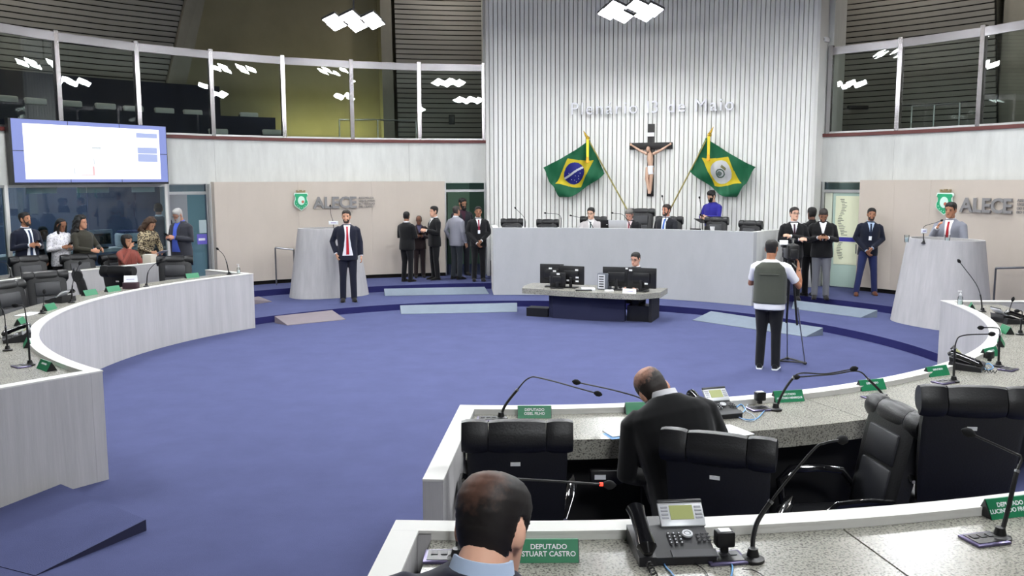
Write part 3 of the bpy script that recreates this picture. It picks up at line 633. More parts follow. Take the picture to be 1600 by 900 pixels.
# ================================================================== FLAGS
def flag(side, tip, foot, corners, label):
    """corners: hoist-top, hoist-bottom, fly-bottom, fly-top of the hanging cloth as wall pixels"""
    t = thing('flag', label, 'flag', foot)
    gold = mat('gold', '#c9a53b', .3, metal=.8)
    mb = MB(); mb.tube([foot, tip], .017, 8); mb.build('pole', mat('pole_brass', '#9a9156', .35, metal=.6), t, world=True)
    d = (tip - foot).normalized(); mb = MB(); mb.tube([tip, tip + d * .03, tip + d * .1, tip + d * .2], [.025, .035, .025, .004], 10); mb.build('finial', gold, t, world=True)
    mb = MB(); mb.ell(tip - Vector((0, .04, 0)), .05, .04, .05); mb.build('rosette', gold, t, world=True)
    P = [on_r(*c, 9.36) for c in corners]
    nrm = Vector((-sin(rad(ang(P[0]))), -cos(rad(ang(P[0]))), 0))
    N = 26
    def q(i, j):        # i along the fly, j down the hoist, with folds
        x, y = i, j; b = P[0] * (1 - x) * (1 - y) + P[1] * (1 - x) * y + P[2] * x * y + P[3] * x * (1 - y)
        sag = -.05 * sin(pi * y) * x - .14 * x * (1 - x) * (1 - y) - (.11 * sin(pi * x) + .03 * sin(3 * pi * x + 1)) * y + .03 * sin(4 * pi * y) * x
        b = b + Vector((0, 0, sag)) + nrm * (.06 + .05 * sin((x * 1.1 + y * .7) * 9 + .6) * (.35 + y * .65) + .028 * sin((x - y * .6) * 17))
        return b
    GR, YE = mat('flag_green', '#16774f', .6, sheen=.3), mat('flag_yellow', '#f2dd35', .6)
    def cloth(name, inside, m_, off, n=N, th=.004):
        mb = MB(); idx = {}
        for i in range(n):
            for j in range(n):
                x, y = (i + .5) / n, (j + .5) / n
                if not inside(x, y): continue
                f = []
                for di, dj in ((0, 0), (1, 0), (1, 1), (0, 1)):
                    kx = (i + di, j + dj)
                    if kx not in idx: idx[kx] = len(mb.v); mb.v.append(q(kx[0] / n, kx[1] / n) + nrm * off)
                    f.append(idx[kx])
                mb.f.append(tuple(f)); mb.mi.append(0)
        bm = bmesh.new(); vs = [bm.verts.new(w) for w in mb.v]
        for f in mb.f: bm.faces.new([vs[k] for k in f])
        bmesh.ops.solidify(bm, geom=bm.faces[:], thickness=th); bm.verts.index_update()
        mb.v = [w.co.copy() for w in bm.verts]; mb.f = [tuple(w.index for w in f.verts) for f in bm.faces]; mb.mi = [0] * len(mb.f); bm.free()
        return mb.build(name, m_, t, world=True, angle=1.2)
    c = cloth('cloth', lambda x, y: True, GR, 0)
    cloth('yellow_rhombus', lambda x, y: abs(x - .5) / .42 + abs(y - .5) / .40 <= 1, YE, .007, 110, .002)
    W_ = .20
    if side == 'left':
        cloth('blue_disc', lambda x, y: ((x - .5) / W_) ** 2 + ((y - .5) / (W_ * 1.35)) ** 2 <= 1, mat('flag_blue', '#2a2f96', .6), .012, 110, .002)
        cloth('white_band', lambda x, y: ((x - .5) / W_) ** 2 + ((y - .5) / (W_ * 1.35)) ** 2 <= 1 and abs(y - .46 - .5 * (x - .5) ** 2 + .10 * (x - .5)) < .032, PAPER, .016, 110, .002)
        ST = [(.4, .6), (.45, .64), (.5, .58), (.55, .66), (.6, .6), (.47, .7), (.53, .72), (.58, .4)]
        for x, y in ST:
            mb = MB(); mb.ell(q(x, y) + nrm * .018, .009, .006, .009, n=6, m=4); mb.build('star', PAPER, t, world=True)
    else:
        cloth('white_disc', lambda x, y: ((x - .5) / W_) ** 2 + ((y - .5) / (W_ * 1.4)) ** 2 <= 1, PAPER, .012, 110, .002)
        cloth('crest', lambda x, y: .55 < ((x - .5) / .075) ** 2 + ((y - .54) / .13) ** 2 <= 1, mat('crest_green', '#4b6b5d', .6), .016, 110, .002)
        cloth('crest_middle', lambda x, y: ((x - .49) / .04) ** 2 + ((y - .56) / .07) ** 2 <= 1, mat('crest_grey', '#7b8c86', .6), .016, 110, .002)
        cloth('crest_crown', lambda x, y: abs(x - .5) < .05 and abs(y - .36) < .03, mat('crest_gold', '#8c8a62', .6), .016, 110, .002)
    # yellow ribbon with tassel
    u0 = tip + Vector((0, -.06, -.03)) + nrm * .1
    mb = MB(); mb.prism([(-.028, -.42), (.028, -.42), (.03, 0), (-.03, 0)], .012, u0 + Vector((.01, 0, 0)), (1, 0, 0), (0, 0, 1), nrm); mb.build('ribbon', YE, t, world=True, smooth=False)
    mb = MB(); mb.lathe([(.01, .08), (.03, .05), (.04, -.06), (.03, -.07)], u0 + Vector((.01, 0, -.48)) + nrm * .01, 10); mb.build('tassel', mat('tassel', '#e5a82a', .7), t, world=True)
tipL, tipR = on_r(918, 216, 9.3), on_r(1108, 211, 9.3)
flag('left', tipL, Vector((*pt(9.3, 17.3).xy, 1.7)), [(922, 219), (945, 270), (876, 310), (849, 262)], 'green and yellow flag with blue disc on a leaning pole, left of the crucifix')
flag('right', tipR, Vector((*pt(9.3, 22.4).xy, 1.7)), [(1104, 215), (1080, 266), (1150, 310), (1181, 261)], 'green and yellow flag with white crest disc on a leaning pole, right of the crucifix')
# ================================================================== VIDEO WALL
A0, A1 = on_r(19, 235, 9.62), on_r(261, 244, 9.62)
xd = Vector((A1.x - A0.x, A1.y - A0.y, 0)); LW = xd.length; xd.normalize(); nd = Vector((xd.y, -xd.x, 0))
zc0, zc1 = 2.53, 3.66; O = Vector((A0.x, A0.y, zc0)); Hh = zc1 - zc0
t = thing('video_wall', 'big bright video wall of six displays above the control booth', 'screen', O)
def scr(name, x0, x1, y0, y1, off, m_, th=.006):
    mb = MB(); mb.prism([(x0 * LW, y0 * Hh), (x1 * LW, y0 * Hh), (x1 * LW, y1 * Hh), (x0 * LW, y1 * Hh)], th, O + nd * off, xd, (0, 0, 1), nd); return mb.build(name, m_, t, world=True, smooth=False)
scr('case', -.012, 1.003, -.03, 1.0, -.12, PLASTIC, .12)
BLU = mat('screen_blue', '#101014', .4, emit='#8a98dc', estr=1.0); WSC = mat('screen_white', '#101014', .4, emit='#fbfbff', estr=1.5); PBL = mat('screen_pale_blue', '#101014', .4, emit='#b4c2f0', estr=1.0)
GRB = mat('screen_ghost', '#101014', .4, emit='#dfe6ea', estr=1.0); RDB = mat('screen_red', '#101014', .4, emit='#f6c8cc', estr=1.0)
xs = [0, .333, .667, 1]; ys = [0, .5, 1]; g = .0022
for i in range(3):
    for j in range(2): scr('display_panel', xs[i] + g, xs[i + 1] - g, ys[j] + g * 2, ys[j + 1] - g * 2, .0, BLU)
wx = [.065, .333, .667, .945]; wy = [.055, .5, .93]
for i in range(3):
    for j in range(2): scr('bright_picture', wx[i], wx[i + 1], wy[j], wy[j + 1], .0061, WSC, .002)
scr('caption_box', .78, .93, .78, .86, .0082, PBL, .002); scr('caption_box', .785, .925, .505, .61, .0082, PBL, .002); scr('caption_box', .785, .925, .36, .495, .0082, PBL, .002)
scr('picture_hair', .475, .535, .56, .595, .0082, GRB, .002); scr('picture_tie', .474, .486, .13, .27, .0082, RDB, .002); scr('picture_tie', .482, .489, .3, .40, .0082, GRB, .002)
scr('picture_desk', .40, .49, .12, .13, .0082, RDB, .002); scr('picture_mic', .355, .362, .14, .24, .0082, GRB, .002)
# ================================================================== CHAIRS
def make_chair(name, label, loc, rz, group):
    """executive chair, front towards local -Y"""
    t = thing(name, label, 'chair', loc, rz, group)
    T = Matrix.Translation((0, .22, .50)) @ Matrix.Rotation(rad(-12), 4, 'X')   # back leans away
    def tr(mb):
        mb.v = [T @ q for q in mb.v]; return mb
    mb = MB(); mb.loft([[Vector((w * sx, y, z)) for sx, y in ((-1, .045), (-.97, -.03), (-.8, -.05), (.8, -.05), (.97, -.03), (1, .045), (.9, .06), (-.9, .06))] for w, z in ((.235, -.02), (.25, .0), (.27, .2), (.28, .5), (.275, .66))])
    tr(mb).build('backrest', LEATHER, t)
    mb = MB(); mb.rbox((0, -.05, .2), (.34, .03, .3), .014); tr(mb).build('lower_back_pad', LEATHER_IN, t)
    mb = MB(); mb.rbox((0, -.052, .47), (.34, .03, .2), .014); tr(mb).build('upper_back_pad', LEATHER_IN, t)
    for x, w in ((-.235, .145), (0, .315), (.235, .145)):      # rolled headrest in three cushions
        mb = MB(); rings = []
        for k in range(7):
            xx = x + w * (k / 6 - .5); e = .88 + .12 * sin(pi * k / 6) ** .4
            rings.append([Vector((xx, .015 + .078 * e * cos(2 * pi * j / 14), .665 + .085 * e * sin(2 * pi * j / 14) - (.03 if cos(2 * pi * j / 14) > .3 else 0))) for j in range(14)])
        mb.loft(rings); tr(mb).build('headrest_cushion', LEATHER, t)
    mb = MB(); mb.box((.01, .062, .5), (.055, .006, .022)); tr(mb).build('inventory_tag', WHITE, t)
    mb = MB(); mb.rbox((0, -.04, .45), (.54, .54, .12), .045, 3); mb.build('seat', LEATHER, t)
    for s in (-1, 1):
        mb = MB(); mb.tube([(s * .27, .24, .60), (s * .31, .17, .70), (s * .33, .0, .72), (s * .33, -.17, .71), (s * .32, -.25, .64), (s * .29, -.24, .5), (s * .26, -.18, .43)], [.026, .032, .034, .034, .032, .026, .022], 10, .75)
        o = mb.build('armrest', GLOSSY, t)
        mb = MB(); mb.cyl((0, 0, 0), .011, .008, 8); mb.v = [Matrix.Translation((s * .275, .268, .605)) @ Matrix.Rotation(pi / 2, 4, 'X') @ q for q in mb.v]; mb.build('arm_bolt', CHROME, o)
    mb = MB(); mb.cyl((0, 0, .12), .03, .28, 10); mb.build('gas_column', PLASTIC, t)
    for k in range(5):
        a = 2 * pi * k / 5 + .3; d = Vector((cos(a), sin(a), 0))
        mb = MB(); mb.tube([d * .02 + Vector((0, 0, .13)), d * .29 + Vector((0, 0, .085))], [.03, .018], 6); mb.build('base_leg', PLASTIC, t)
        mb = MB(); mb.ell(d * .29 + Vector((0, 0, .035)), .028, .028, .035, n=8, m=6); mb.build('caster', PLASTIC, t)
    return t
def chair_at(p, face, label, group, first=[None]):
    """face: rotation about z in degrees, 0 looks at the camera"""
    if first[0] is None: first[0] = make_chair('office_chair', label, p, rad(face), group); return first[0]
    return dup(first[0], p, rad(face), label, group)
G1 = 'black leather chairs of the front desk row'; G2 = 'dark leather chairs at the left desks'; G3 = 'leather chairs along the presidium desk'
def ch(u, v, y, face, label, group, dz=1.21, zmax=9):
    """chair whose headrest top is seen at u, v at distance y"""
    q = on_y(u, v, y); o = Matrix.Rotation(rad(face), 3, 'Z') @ Vector((0, .37, 0)); return chair_at(Vector((q.x - o.x, q.y - o.y, q.z - dz)), face, label, group)
def chr_(u, v, r, face, label, group, dz=1.2):
    q = on_r(u, v, r); o = Matrix.Rotation(rad(face), 3, 'Z') @ Vector((0, .37, 0)); return chair_at(Vector((q.x - o.x, q.y - o.y, q.z - dz)), face, label, group)
ch(808, 660, 4.75, 180, 'black leather chair with tag, at the left end of the front row', G1)
ch(1122, 680, 4.62, 157, 'black leather chair just behind the hunched man in black', G1)
ch(1405, 632, 5.4, 276, 'black leather chair turned sideways, showing its padded front', G1, 1.22)
ch(1524, 607, 4.95, 172, 'black leather chair at the right edge, seen from behind', G1)
chr_(70, 426, 7.05, 42, 'dark leather chair facing the camera among the left front desks', G2, 1.2)
chr_(6, 442, 7.05, 70, 'dark leather chair at the far left edge, seen from the side', G2, 1.2)
chr_(120, 423, 6.95, 118, 'black leather chair turned away between the front facing chairs at the left', G2, 1.2)
chr_(184, 418, 6.75, 165, 'black leather chair turned away behind the white card on the left desk', G2, 1.2)
chr_(273, 402, 7.2, 18, 'dark leather chair in front of the white bearded man', G2, 1.2)
chr_(44, 402, 9.12, 48, 'dark leather chair in front of the man in navy suit at the left', G2, 1.2)
chr_(122, 399, 9.12, 44, 'dark leather chair in front of the curly haired woman', G2, 1.2)
chr_(178, 403, 9.3, 60, 'dark chair behind the seated woman in rust red', G2, 1.15)
for u, v, f, lb in ((798, 343, 10, 'leather chair at the left end of the presidium desk'), (853, 344, 20, 'leather chair second from the left at the presidium desk'),
                    (998, 327, 20, 'tall black leather chair of the grey haired man at the presidium'), (1112, 340, 25, 'leather chair in front of the woman in blue at the presidium'), (1163, 346, 30, 'leather chair at the right end of the presidium desk')):
    a = ang(on_r(u, v, 8.1)); q = on_r(u, v, 8.25 if u != 998 else 8.55); chair_at(Vector((q.x, q.y, q.z - 1.22)), -a + random.uniform(-6, 6), lb, G3).scale = (1, 1, 1) if u == 998 else (.84, .9, 1)
for u, v, lb in ((924, 341, 'leather chair of the young man in pale grey suit'), (1040, 341, 'leather chair of the bearded man in blue tie')):
    q = on_r(u, v, 8.45); chair_at(Vector((q.x, q.y, q.z - 1.2)), -ang(q), lb, G3)

# ================================================================== MICROPHONES
def catmull(P, n=6):
    P = [Vector(p) for p in P]; Q = [P[0] * 2 - P[1]] + P + [P[-1] * 2 - P[-2]]; o = []
    for i in range(1, len(Q) - 2):
        a, b, c, d = Q[i - 1:i + 3]
        for k in range(n):
            s = k / n; o.append(.5 * ((2 * b) + (c - a) * s + (2 * a - 5 * b + 4 * c - d) * s * s + (3 * b - a - 3 * c + d) * s ** 3))
    return o + [P[-1]]
def mic(label, pts_, group, sc=1.0, plate=True, led=False):
    """pts_: base ... head in hall coordinates"""
    b = Vector(pts_[0]); t = thing('gooseneck_microphone', label, 'microphone', b, 0, group)
    C = catmull(pts_); n = len(C); k = max(2, int(n * .42))
    mb = MB(); mb.lathe([(.045 * sc, 0), (.045 * sc, .012 * sc), (.025 * sc, .02 * sc), (.018 * sc, .05 * sc)], b, 14); mb.build('base', PLASTIC, t, world=True)
    mb = MB(); mb.tube(C[:k + 1], .0095 * sc, 8); mb.build('stem', PLASTIC, t, world=True)
    mb = MB(); mb.tube(C[k:], .0052 * sc, 8); mb.build('gooseneck', PLASTIC, t, world=True)
    d = (C[-1] - C[-2]).normalized(); e = C[-1]
    mb = MB(); mb.tube([e - d * .01, e, e + d * .015 * sc, e + d * .035 * sc, e + d * .05 * sc], [.006 * sc, .014 * sc, .02 * sc, .017 * sc, .004 * sc], 10); mb.build('foam_head', FOAM, t, world=True)
    mb = MB(); mb.tube([C[k] - (C[k] - C[k - 1]).normalized() * .012, C[k]], .0115 * sc, 8); mb.build('joint_ring', STEEL, t, world=True)
    if led:
        mb = MB(); mb.tube([e - d * .022, e - d * .01], .0085, 8); mb.build('red_light_ring', mat('led_red', '#ff2a1a', .4, emit='#ff3020', estr=4), t, world=True)
    return t
def micpix(label, z, pix, group, dy=0.0, **k):
    """pix: pixels from the base (on the level z) to the head; the whole mic leans dy towards the hall"""
    b = on_z(*pix[0], z); P = [b]; n = len(pix) - 1
    for i, q in enumerate(pix[1:]): P.append(on_y(*q, b.y + dy * (i + 1) / n))
    return mic(label, P, group, **k)
MG = 'gooseneck microphones on the desks'; Z1 = .9175; Z2 = 1.0805
micpix('black gooseneck microphone bent to the right at the left end of the front row', Z1, [(783, 655), (788, 636), (806, 612), (826, 591), (850, 592), (930, 614)], MG)
micpix('black gooseneck microphone whose head points left, in front of the hunched man', Z1, [(1020, 655), (1016, 636), (1000, 622), (960, 610), (905, 598)], MG)
micpix('gooseneck microphone bent right beside the desk phone of the hunched man', Z1, [(1212, 641), (1222, 616), (1238, 592), (1252, 583), (1290, 584), (1330, 577)], MG)
micpix('gooseneck microphone bent left behind the sideways chair', Z1, [(1382, 626), (1376, 612), (1358, 594), (1340, 580), (1300, 585), (1248, 589)], MG)
micpix('gooseneck microphone with square bend standing in front of the silver phone at the right', Z1, [(1490, 597), (1491, 565), (1494, 534), (1506, 524), (1546, 522)], MG)
micpix('gooseneck microphone with head pointing left, right of the silver phone', Z1, [(1560, 573), (1561, 540), (1562, 516), (1553, 512), (1536, 512)], MG)
micpix('slim gooseneck microphone at the far end of the right desk', Z1, [(1535, 487), (1532, 462), (1524, 442), (1500, 410)], MG)
micpix('short thick microphone beside the black phone on the right desk', Z1, [(1574, 496), (1578, 482), (1582, 470)], MG)
micpix('gooseneck microphone at the right edge behind the black phone', Z1, [(1594, 523), (1596, 500), (1597, 487), (1592, 486)], MG)
micpix('foreground gooseneck microphone with red light beside the dark haired man', Z2, [(714, 876), (716, 840), (720, 775), (740, 748), (800, 748), (945, 757)], MG, led=True, dy=.35)
micpix('tall foreground gooseneck microphone right of the big desk phone', Z2, [(1176, 876), (1178, 834), (1196, 795), (1268, 706), (1290, 692), (1312, 688)], MG, dy=.25)
micpix('thick foreground microphone at the bottom right corner', Z2, [(1562, 842), (1574, 800), (1588, 740), (1596, 716), (1580, 706), (1520, 679)], MG, dy=.1)
micpix('tall upright microphone by the green nameplate on the near left desk', Z1, [(47, 571), (45, 540), (40, 490), (36, 478), (27, 477)], MG)
micpix('thick upright microphone at the left edge of the left desk', Z1, [(12, 548), (9, 515), (5, 485), (-8, 478)], MG)
micpix('short upright microphone beside the green cards in the middle of the left desk', Z1, [(66, 490), (68, 474), (69, 458)], MG)
micpix('thin microphone leaning right behind the left desk rim', Z1, [(112, 473), (113, 448), (117, 430), (124, 413)], MG)
micpix('thin microphone beside the white card on the left desk', Z1, [(229, 448), (231, 427), (238, 416), (250, 407)], MG)
micpix('thin curved microphone at the far end of the left desk', Z1, [(358, 429), (354, 410), (349, 398), (341, 390)], MG)
micpix('thin microphone of the second left desk row at the frame edge', 1.02, [(18, 434), (15, 420), (8, 411), (-5, 409)], MG)
for i, (pix, lb) in enumerate((([(820, 361), (820, 342), (806, 326)], 'thin microphone with head pointing left at the left end of the presidium desk'), ([(876, 361), (875, 337), (853, 333)], 'thin microphone between the empty presidium chairs'),
                           ([(930, 361), (918, 344), (893, 337)], 'thin microphone in front of the young man in grey suit'), ([(990, 361), (975, 337), (958, 333)], 'thin microphone in front of the grey haired man at the presidium'),
                           ([(1043, 362), (1038, 325), (1035, 308)], 'thin upright microphone above the bearded man at the presidium'), ([(1098, 363), (1096, 330), (1093, 310)], 'thin upright microphone left of the woman in blue'))):
    b = on_r(*pix[0], 7.25); b.z = 1.463; P = [b] + [on_y(*q, b.y) for q in pix[1:]]; mic(lb, P, 'thin microphones on the presidium desk', sc=.9)
def sign_mic(label, base, pix, sign, sw):
    P = [base] + [on_y(*q, base.y) for q in pix]; mic(label, P, 'microphones with a white name sign on the lecterns', sc=.9)
    s = on_y(*sign, base.y - .03); t = thing('microphone_sign', 'small white name sign clipped to the microphone of the ' + sw, 'sign', s)
    mb = MB(); mb.rbox((0, 0, 0), (.2 if 'left' in sw else .1, .012, .075), .004); mb.build('card', PAPER, t)
    mb = MB(); mb.box((0, -.007, .0), (.11 if 'left' in sw else .05, .002, .016)); mb.build('print', mat('print_violet', '#9a8fc0', .6), t)
    mb = MB(); mb.tube([(0, .012, -.03), (0, .02, -.08)], .006, 6); mb.build('clip', PLASTIC, t)
sign_mic('gooseneck microphone standing on the left lectern', Vector((on_y(522, 352, LL.y - .1).x, LL.y - .1, 1.49)), [(520, 345), (517, 335), (516, 323)], (521, 348), 'left lectern')
sign_mic('gooseneck microphone pointing at the speaker on the right lectern', Vector((on_y(1443, 380, LR.y - .1).x, LR.y - .1, 1.49)), [(1443, 365), (1444, 354), (1462, 348), (1470, 345)], (1444, 361), 'right lectern')

# ================================================================== NAMEPLATES
def nameplate(label, p, rz, lines, size=.021, w=.23):
    t = thing('desk_nameplate', label, 'nameplate', p, rz, 'green nameplates on the curved desks')
    mb = MB(); mb.prism([(-.045, 0), (.045, 0), (.004, .078), (-.004, .078)], w, (-w / 2, 0, .0005), (0, 1, 0), (0, 0, 1), (1, 0, 0)); mb.cur = 0
    o = mb.build('plate', [GREEN], t, smooth=False)
    for s in (-1, 1):
        mb = MB(); mb.prism([(-.044, 0), (.044, 0), (.0, .077)], .002, (s * (w / 2 + .001), 0, .001), (0, 1, 0), (0, 0, 1), (s, 0, 0)); mb.build('end_cap', PLASTIC, t, smooth=False)
    # lettering on the face that looks at the seat
    n = Vector((0, -.078, .041)).normalized(); up = Vector((0, .041, .078)).normalized()
    for i, s in enumerate(lines):
        me = text_mesh(s, size, .0006, .0005); me.materials.append(PAPER)
        c = Vector((0, -.0245, .039)) + up * (.008 if i == 0 else -.019) + n * .001
        put('lettering', me, t, frame(c, (1, 0, 0), up))
    return t
def plate_pix(label, u, v, z, lines, turn=None, **k):
    p = on_z(u, v, z); return nameplate(label, p, rad(turn) if turn is not None else -rad(ang(p)) + pi, lines, **k)
plate_pix('green nameplate right beside the head of the foreground man', 857, 872, Z2, ('DEPUTADO', 'STUART CASTRO'), 0, size=.027)
plate_pix('green nameplate at the bottom right corner behind a microphone', 1572, 803, Z2, ('DEPUTADO', 'LUCINILDO FROTA'), 14, size=.026)
plate_pix('green nameplate at the left end of the front row, behind an empty chair', 835, 651, Z1, ('DEPUTADO', 'OSIEL FILHO'), 0, size=.026)
plate_pix('green nameplate just right of the small adapter, beside the hunched man', 1230, 626, Z1, ('DEPUTADO', 'ANTÔNIO HENRIQUE'), 12)
plate_pix('green nameplate behind the sideways chair', 1360, 608, Z1, ('DEPUTADO',), 18)
plate_pix('green nameplate left of the square bent microphone', 1462, 586, Z1, ('DEPUTADO',), 24)
plate_pix('green nameplate behind the black adapter near the silver phone', 1545, 556, Z1, ('DEPUTADO',), 36)
plate_pix('green nameplate hidden partly by the hunched man', 1002, 645, Z1, (), 4)
plate_pix('green nameplate below the slim microphone at the far right desk', 1518, 483, Z1, (), 65)
plate_pix('green nameplate in front of the black phone at the right', 1572, 520, Z1, (), 80)
plate_pix('green nameplate on the right desk at the inner bend of the rim', 1562, 539, Z1, (), 60)
plate_pix('green nameplate on the near left desk corner', 73, 577, Z1, ('DEPUTADO',), 318)
plate_pix('green nameplate under the rim bend of the left desk', 44, 541, Z1, (), 300)
plate_pix('green nameplate beside the phone on the left desk', 32, 507, Z1, (), 285)
plate_pix('green nameplate beside the short microphone on the left desk', 77, 484, Z1, (), 268)
plate_pix('green nameplate seen flat from behind on the left desk', 140, 461, Z1, (), 250)
plate_pix('green nameplate in front of the turned chair with white card', 176, 455, Z1, (), 245)
plate_pix('green nameplate near the far end of the left desk', 300, 434, Z1, (), 228)

# ================================================================== DESK PHONES
SILVER = mat('phone_silver', '#c9cbcf', .35, metal=.1); PHB = mat('phone_black', '#1b1b1f', .4); KEY = mat('phone_key', '#2e2e33', .45)
def make_phone(label, loc, rz, group='desk phones on the curved desks'):
    t = thing('desk_phone', label, 'telephone', loc, rz, group); t.scale = (1.12,) * 3
    # wedge body, front (user side) towards -Y
    mb = MB(); mb.prism([(-.11, 0), (.11, 0), (.12, .085), (.06, .075), (-.11, .028)], .21, (-.105, 0, .001), (0, 1, 0), (0, 0, 1), (1, 0, 0)); mb.build('body', PHB, t, smooth=False)
    sl = math.atan2(.047, .17)
    Tk = Matrix.Translation((.03, -.03, .053)) @ Matrix.Rotation(sl, 4, 'X')
    Ts = Matrix.Translation((.03, .085, .105)) @ Matrix.Rotation(rad(42), 4, 'X')
    def tr(mb, T): mb.v = [T @ q for q in mb.v]; return mb
    mb = MB(); mb.rbox((0, .0, 0), (.165, .1, .014), .006); h = tr(mb, Ts).build('screen_panel', SILVER, t)
    mb = MB(); mb.box((0, .003, .008), (.085, .055, .003)); tr(mb, Ts).build('display', mat('lcd_green', '#9aa066', .3, emit='#a5a968', estr=.12), h)
    mb = MB(); mb.rbox((0, .048, .006), (.165, .014, .012), .004); tr(mb, Ts).build('screen_cap', PHB, h)
    for s in (-1, 1):
        for k in range(4):
            mb = MB(); mb.box((s * .062, .024 - k * .014, .0085), (.024, .006, .003)); tr(mb, Ts).build('soft_key', mat('soft_key', '#9d9fa6', .4), h)
    for i in range(3):
        for k in range(4):
            mb = MB(); mb.rbox((-.068 + i * .019, .035 - k * .017, .004), (.012, .009, .006), .002, 1); tr(mb, Tk).build('key', KEY, t)
            mb = MB(); mb.box((-.068 + i * .019, .035 - k * .017, .0075), (.004, .004, .001)); tr(mb, Tk).build('key_print', PAPER, t)
    for i in range(3):
        for k in range(3):
            mb = MB(); mb.rbox((.035 + i * .018, .03 - k * .018, .004), (.013, .008, .006), .002, 1); tr(mb, Tk).build('key', KEY, t)
    mb = MB(); mb.loft([[Vector((.0 + q * cos(2 * pi * k / 18), .03 + q * sin(2 * pi * k / 18), z)) for k in range(18)] for q, z in ((.012, .004), (.02, .004), (.019, .01), (.012, .01))], cap=False, close=True); tr(mb, Tk).build('navigation_ring', SILVER, t)
    mb = MB(); mb.cyl((0, .03, .003), .009, .006, 12); tr(mb, Tk).build('ok_key', SILVER, t)
    mb = MB(); mb.rbox((.0, -.068, .0), (.16, .04, .006), .002, 1); tr(mb, Tk).build('keyboard_lid', KEY, t)
    # handset on the left
    mb = MB(); mb.prism([(-.115, .0), (.12, .0), (.11, .06), (-.11, .03)], .06, (-.165, 0, .001), (0, 1, 0), (0, 0, 1), (1, 0, 0)); mb.build('cradle', PHB, t, smooth=False)
    mb = MB(); mb.tube([(-.135, -.115, .045), (-.135, -.09, .062), (-.135, -.03, .085), (-.135, .05, .112), (-.135, .1, .122), (-.135, .122, .112)], [.016, .036, .029, .029, .036, .02], 12, .75); mb.build('handset', GLOSSY, t)
    C = [Vector((-.135 + .01 * cos(k), -.12 - .0035 * k + .01 * sin(k) * 0, .014 + .01 * sin(k))) for k in range(0, 28)]
    mb = MB(); mb.tube(C, .003, 5); mb.build('cord', PLASTIC, t)
    return t
ph = make_phone('big foreground desk phone with silver screen panel', on_z(1060, 862, Z2), rad(4))
def phone(label, u, v, z, turn): dup(ph, on_z(u, v, z), rad(turn), label)
phone('desk phone with silver screen panel beside the hunched man', 1122, 648, Z1, 17)
phone('desk phone with silver screen panel on the right desk behind the square bent microphone', 1512, 574, Z1, 55)
phone('black desk phone near the far end of the right desk', 1574, 503, Z1, 95)
phone('black desk phone beside the thick microphone on the left desk', 26, 533, Z1, 300)
phone('black desk phone in front of the camera facing chair on the left', 92, 472, Z1, 262)
# ================================================================== OUTLET TRAYS, ADAPTERS, CABLES
VIO = mat('violet_metal', '#6d6688', .3, metal=.8)
def tray(label, p, rz):
    t = thing('outlet_tray', label, 'outlet', p, rz, 'flush outlet trays on the granite')
    mb = MB(); mb.rbox((0, 0, .006), (.16, .12, .012), .005); mb.build('frame', VIO, t)
    mb = MB(); mb.box((0, 0, .0125), (.13, .09, .003)); mb.build('insert', PLASTIC, t)
    for k in (-1, 0, 1):
        mb = MB(); mb.box((k * .038, .015, .015), (.026, .03, .004)); mb.build('socket', KEY, t)
    return t
for lb, u, v, z, r in (('violet metal outlet tray below the foreground adapter', 1132, 874, Z2, 8), ('violet metal outlet tray beside the bottom right microphone', 1538, 845, Z2, 14),
                       ('outlet tray below the small adapter next to the hunched man', 1186, 640, Z1, 14), ('outlet tray beside the microphone behind the sideways chair', 1366, 622, Z1, 20),
                       ('outlet tray at the foot of the square bent microphone', 1474, 598, Z1, 28), ('outlet tray below the left end chair headrest', 763, 656, Z1, 0),
                       ('outlet tray left of the foreground mans head', 694, 872, Z2, 0), ('outlet tray at the near left upright microphone', 33, 573, Z1, 320), ('outlet tray near the right adapter by the silver phone', 1575, 578, Z1, 40)):
    tray(lb, on_z(u, v, z), rad(r))
def adapter(label, u, v, z, r, s=1.0):
    p = on_z(u, v, z); t = thing('power_adapter', label, 'power adapter', p + Vector((0, 0, .016)), rad(r), 'black power adapters plugged into the desks')
    mb = MB(); mb.rbox((0, 0, .012), (.03, .03, .025), .005); mb.build('plug', PLASTIC, t)
    mb = MB(); mb.rbox((0, 0, .056), (.075, .055, .065), .01); mb.build('case', PLASTIC, t)
    mb = MB(); mb.box((0, .0, .0895), (.045, .035, .002)); mb.build('label_patch', WHITE, t)
adapter('black cube power adapter beside the foreground desk phone', 1131, 868, Z2, 6)
adapter('black cube power adapter between the nameplate and the hunched mans phone', 1187, 634, Z1, 12)
adapter('black power adapter near the silver phone on the right desk', 1546, 567, Z1, 40)
BLUEC = mat('blue_cable', '#6aa2d8', .4)
def cable(label, P, m_, r=.0035, g='thin cables lying on the granite'):
    C = catmull(P, 8); mb = MB(); mb.tube(C, r, 6); single('desk_cable', mb, m_, label, 'cable', g, base=C[0])
def cpix(z, pix): return [on_z(u, v, z + .006) for u, v in pix]
cable('light blue cable in front of the foreground phone', cpix(Z2, [(1034, 872), (1040, 885), (1050, 896), (1062, 912)]), BLUEC)
cable('light blue cable running from the foreground outlet tray', cpix(Z2, [(1138, 876), (1144, 884), (1143, 898), (1136, 915)]), BLUEC)
cable('thin black cable curling in front of the foreground phone', cpix(Z2, [(1085, 880), (1100, 890), (1110, 905)]), PLASTIC, .002)
cable('thin black cable right of the foreground outlet tray', cpix(Z2, [(1160, 889), (1180, 892), (1200, 905)]), PLASTIC, .002)
cable('light blue cable looping beside the hunched mans phone', cpix(Z1, [(1150, 637), (1158, 632), (1164, 640), (1155, 652), (1180, 655), (1196, 640)]), BLUEC, .004)
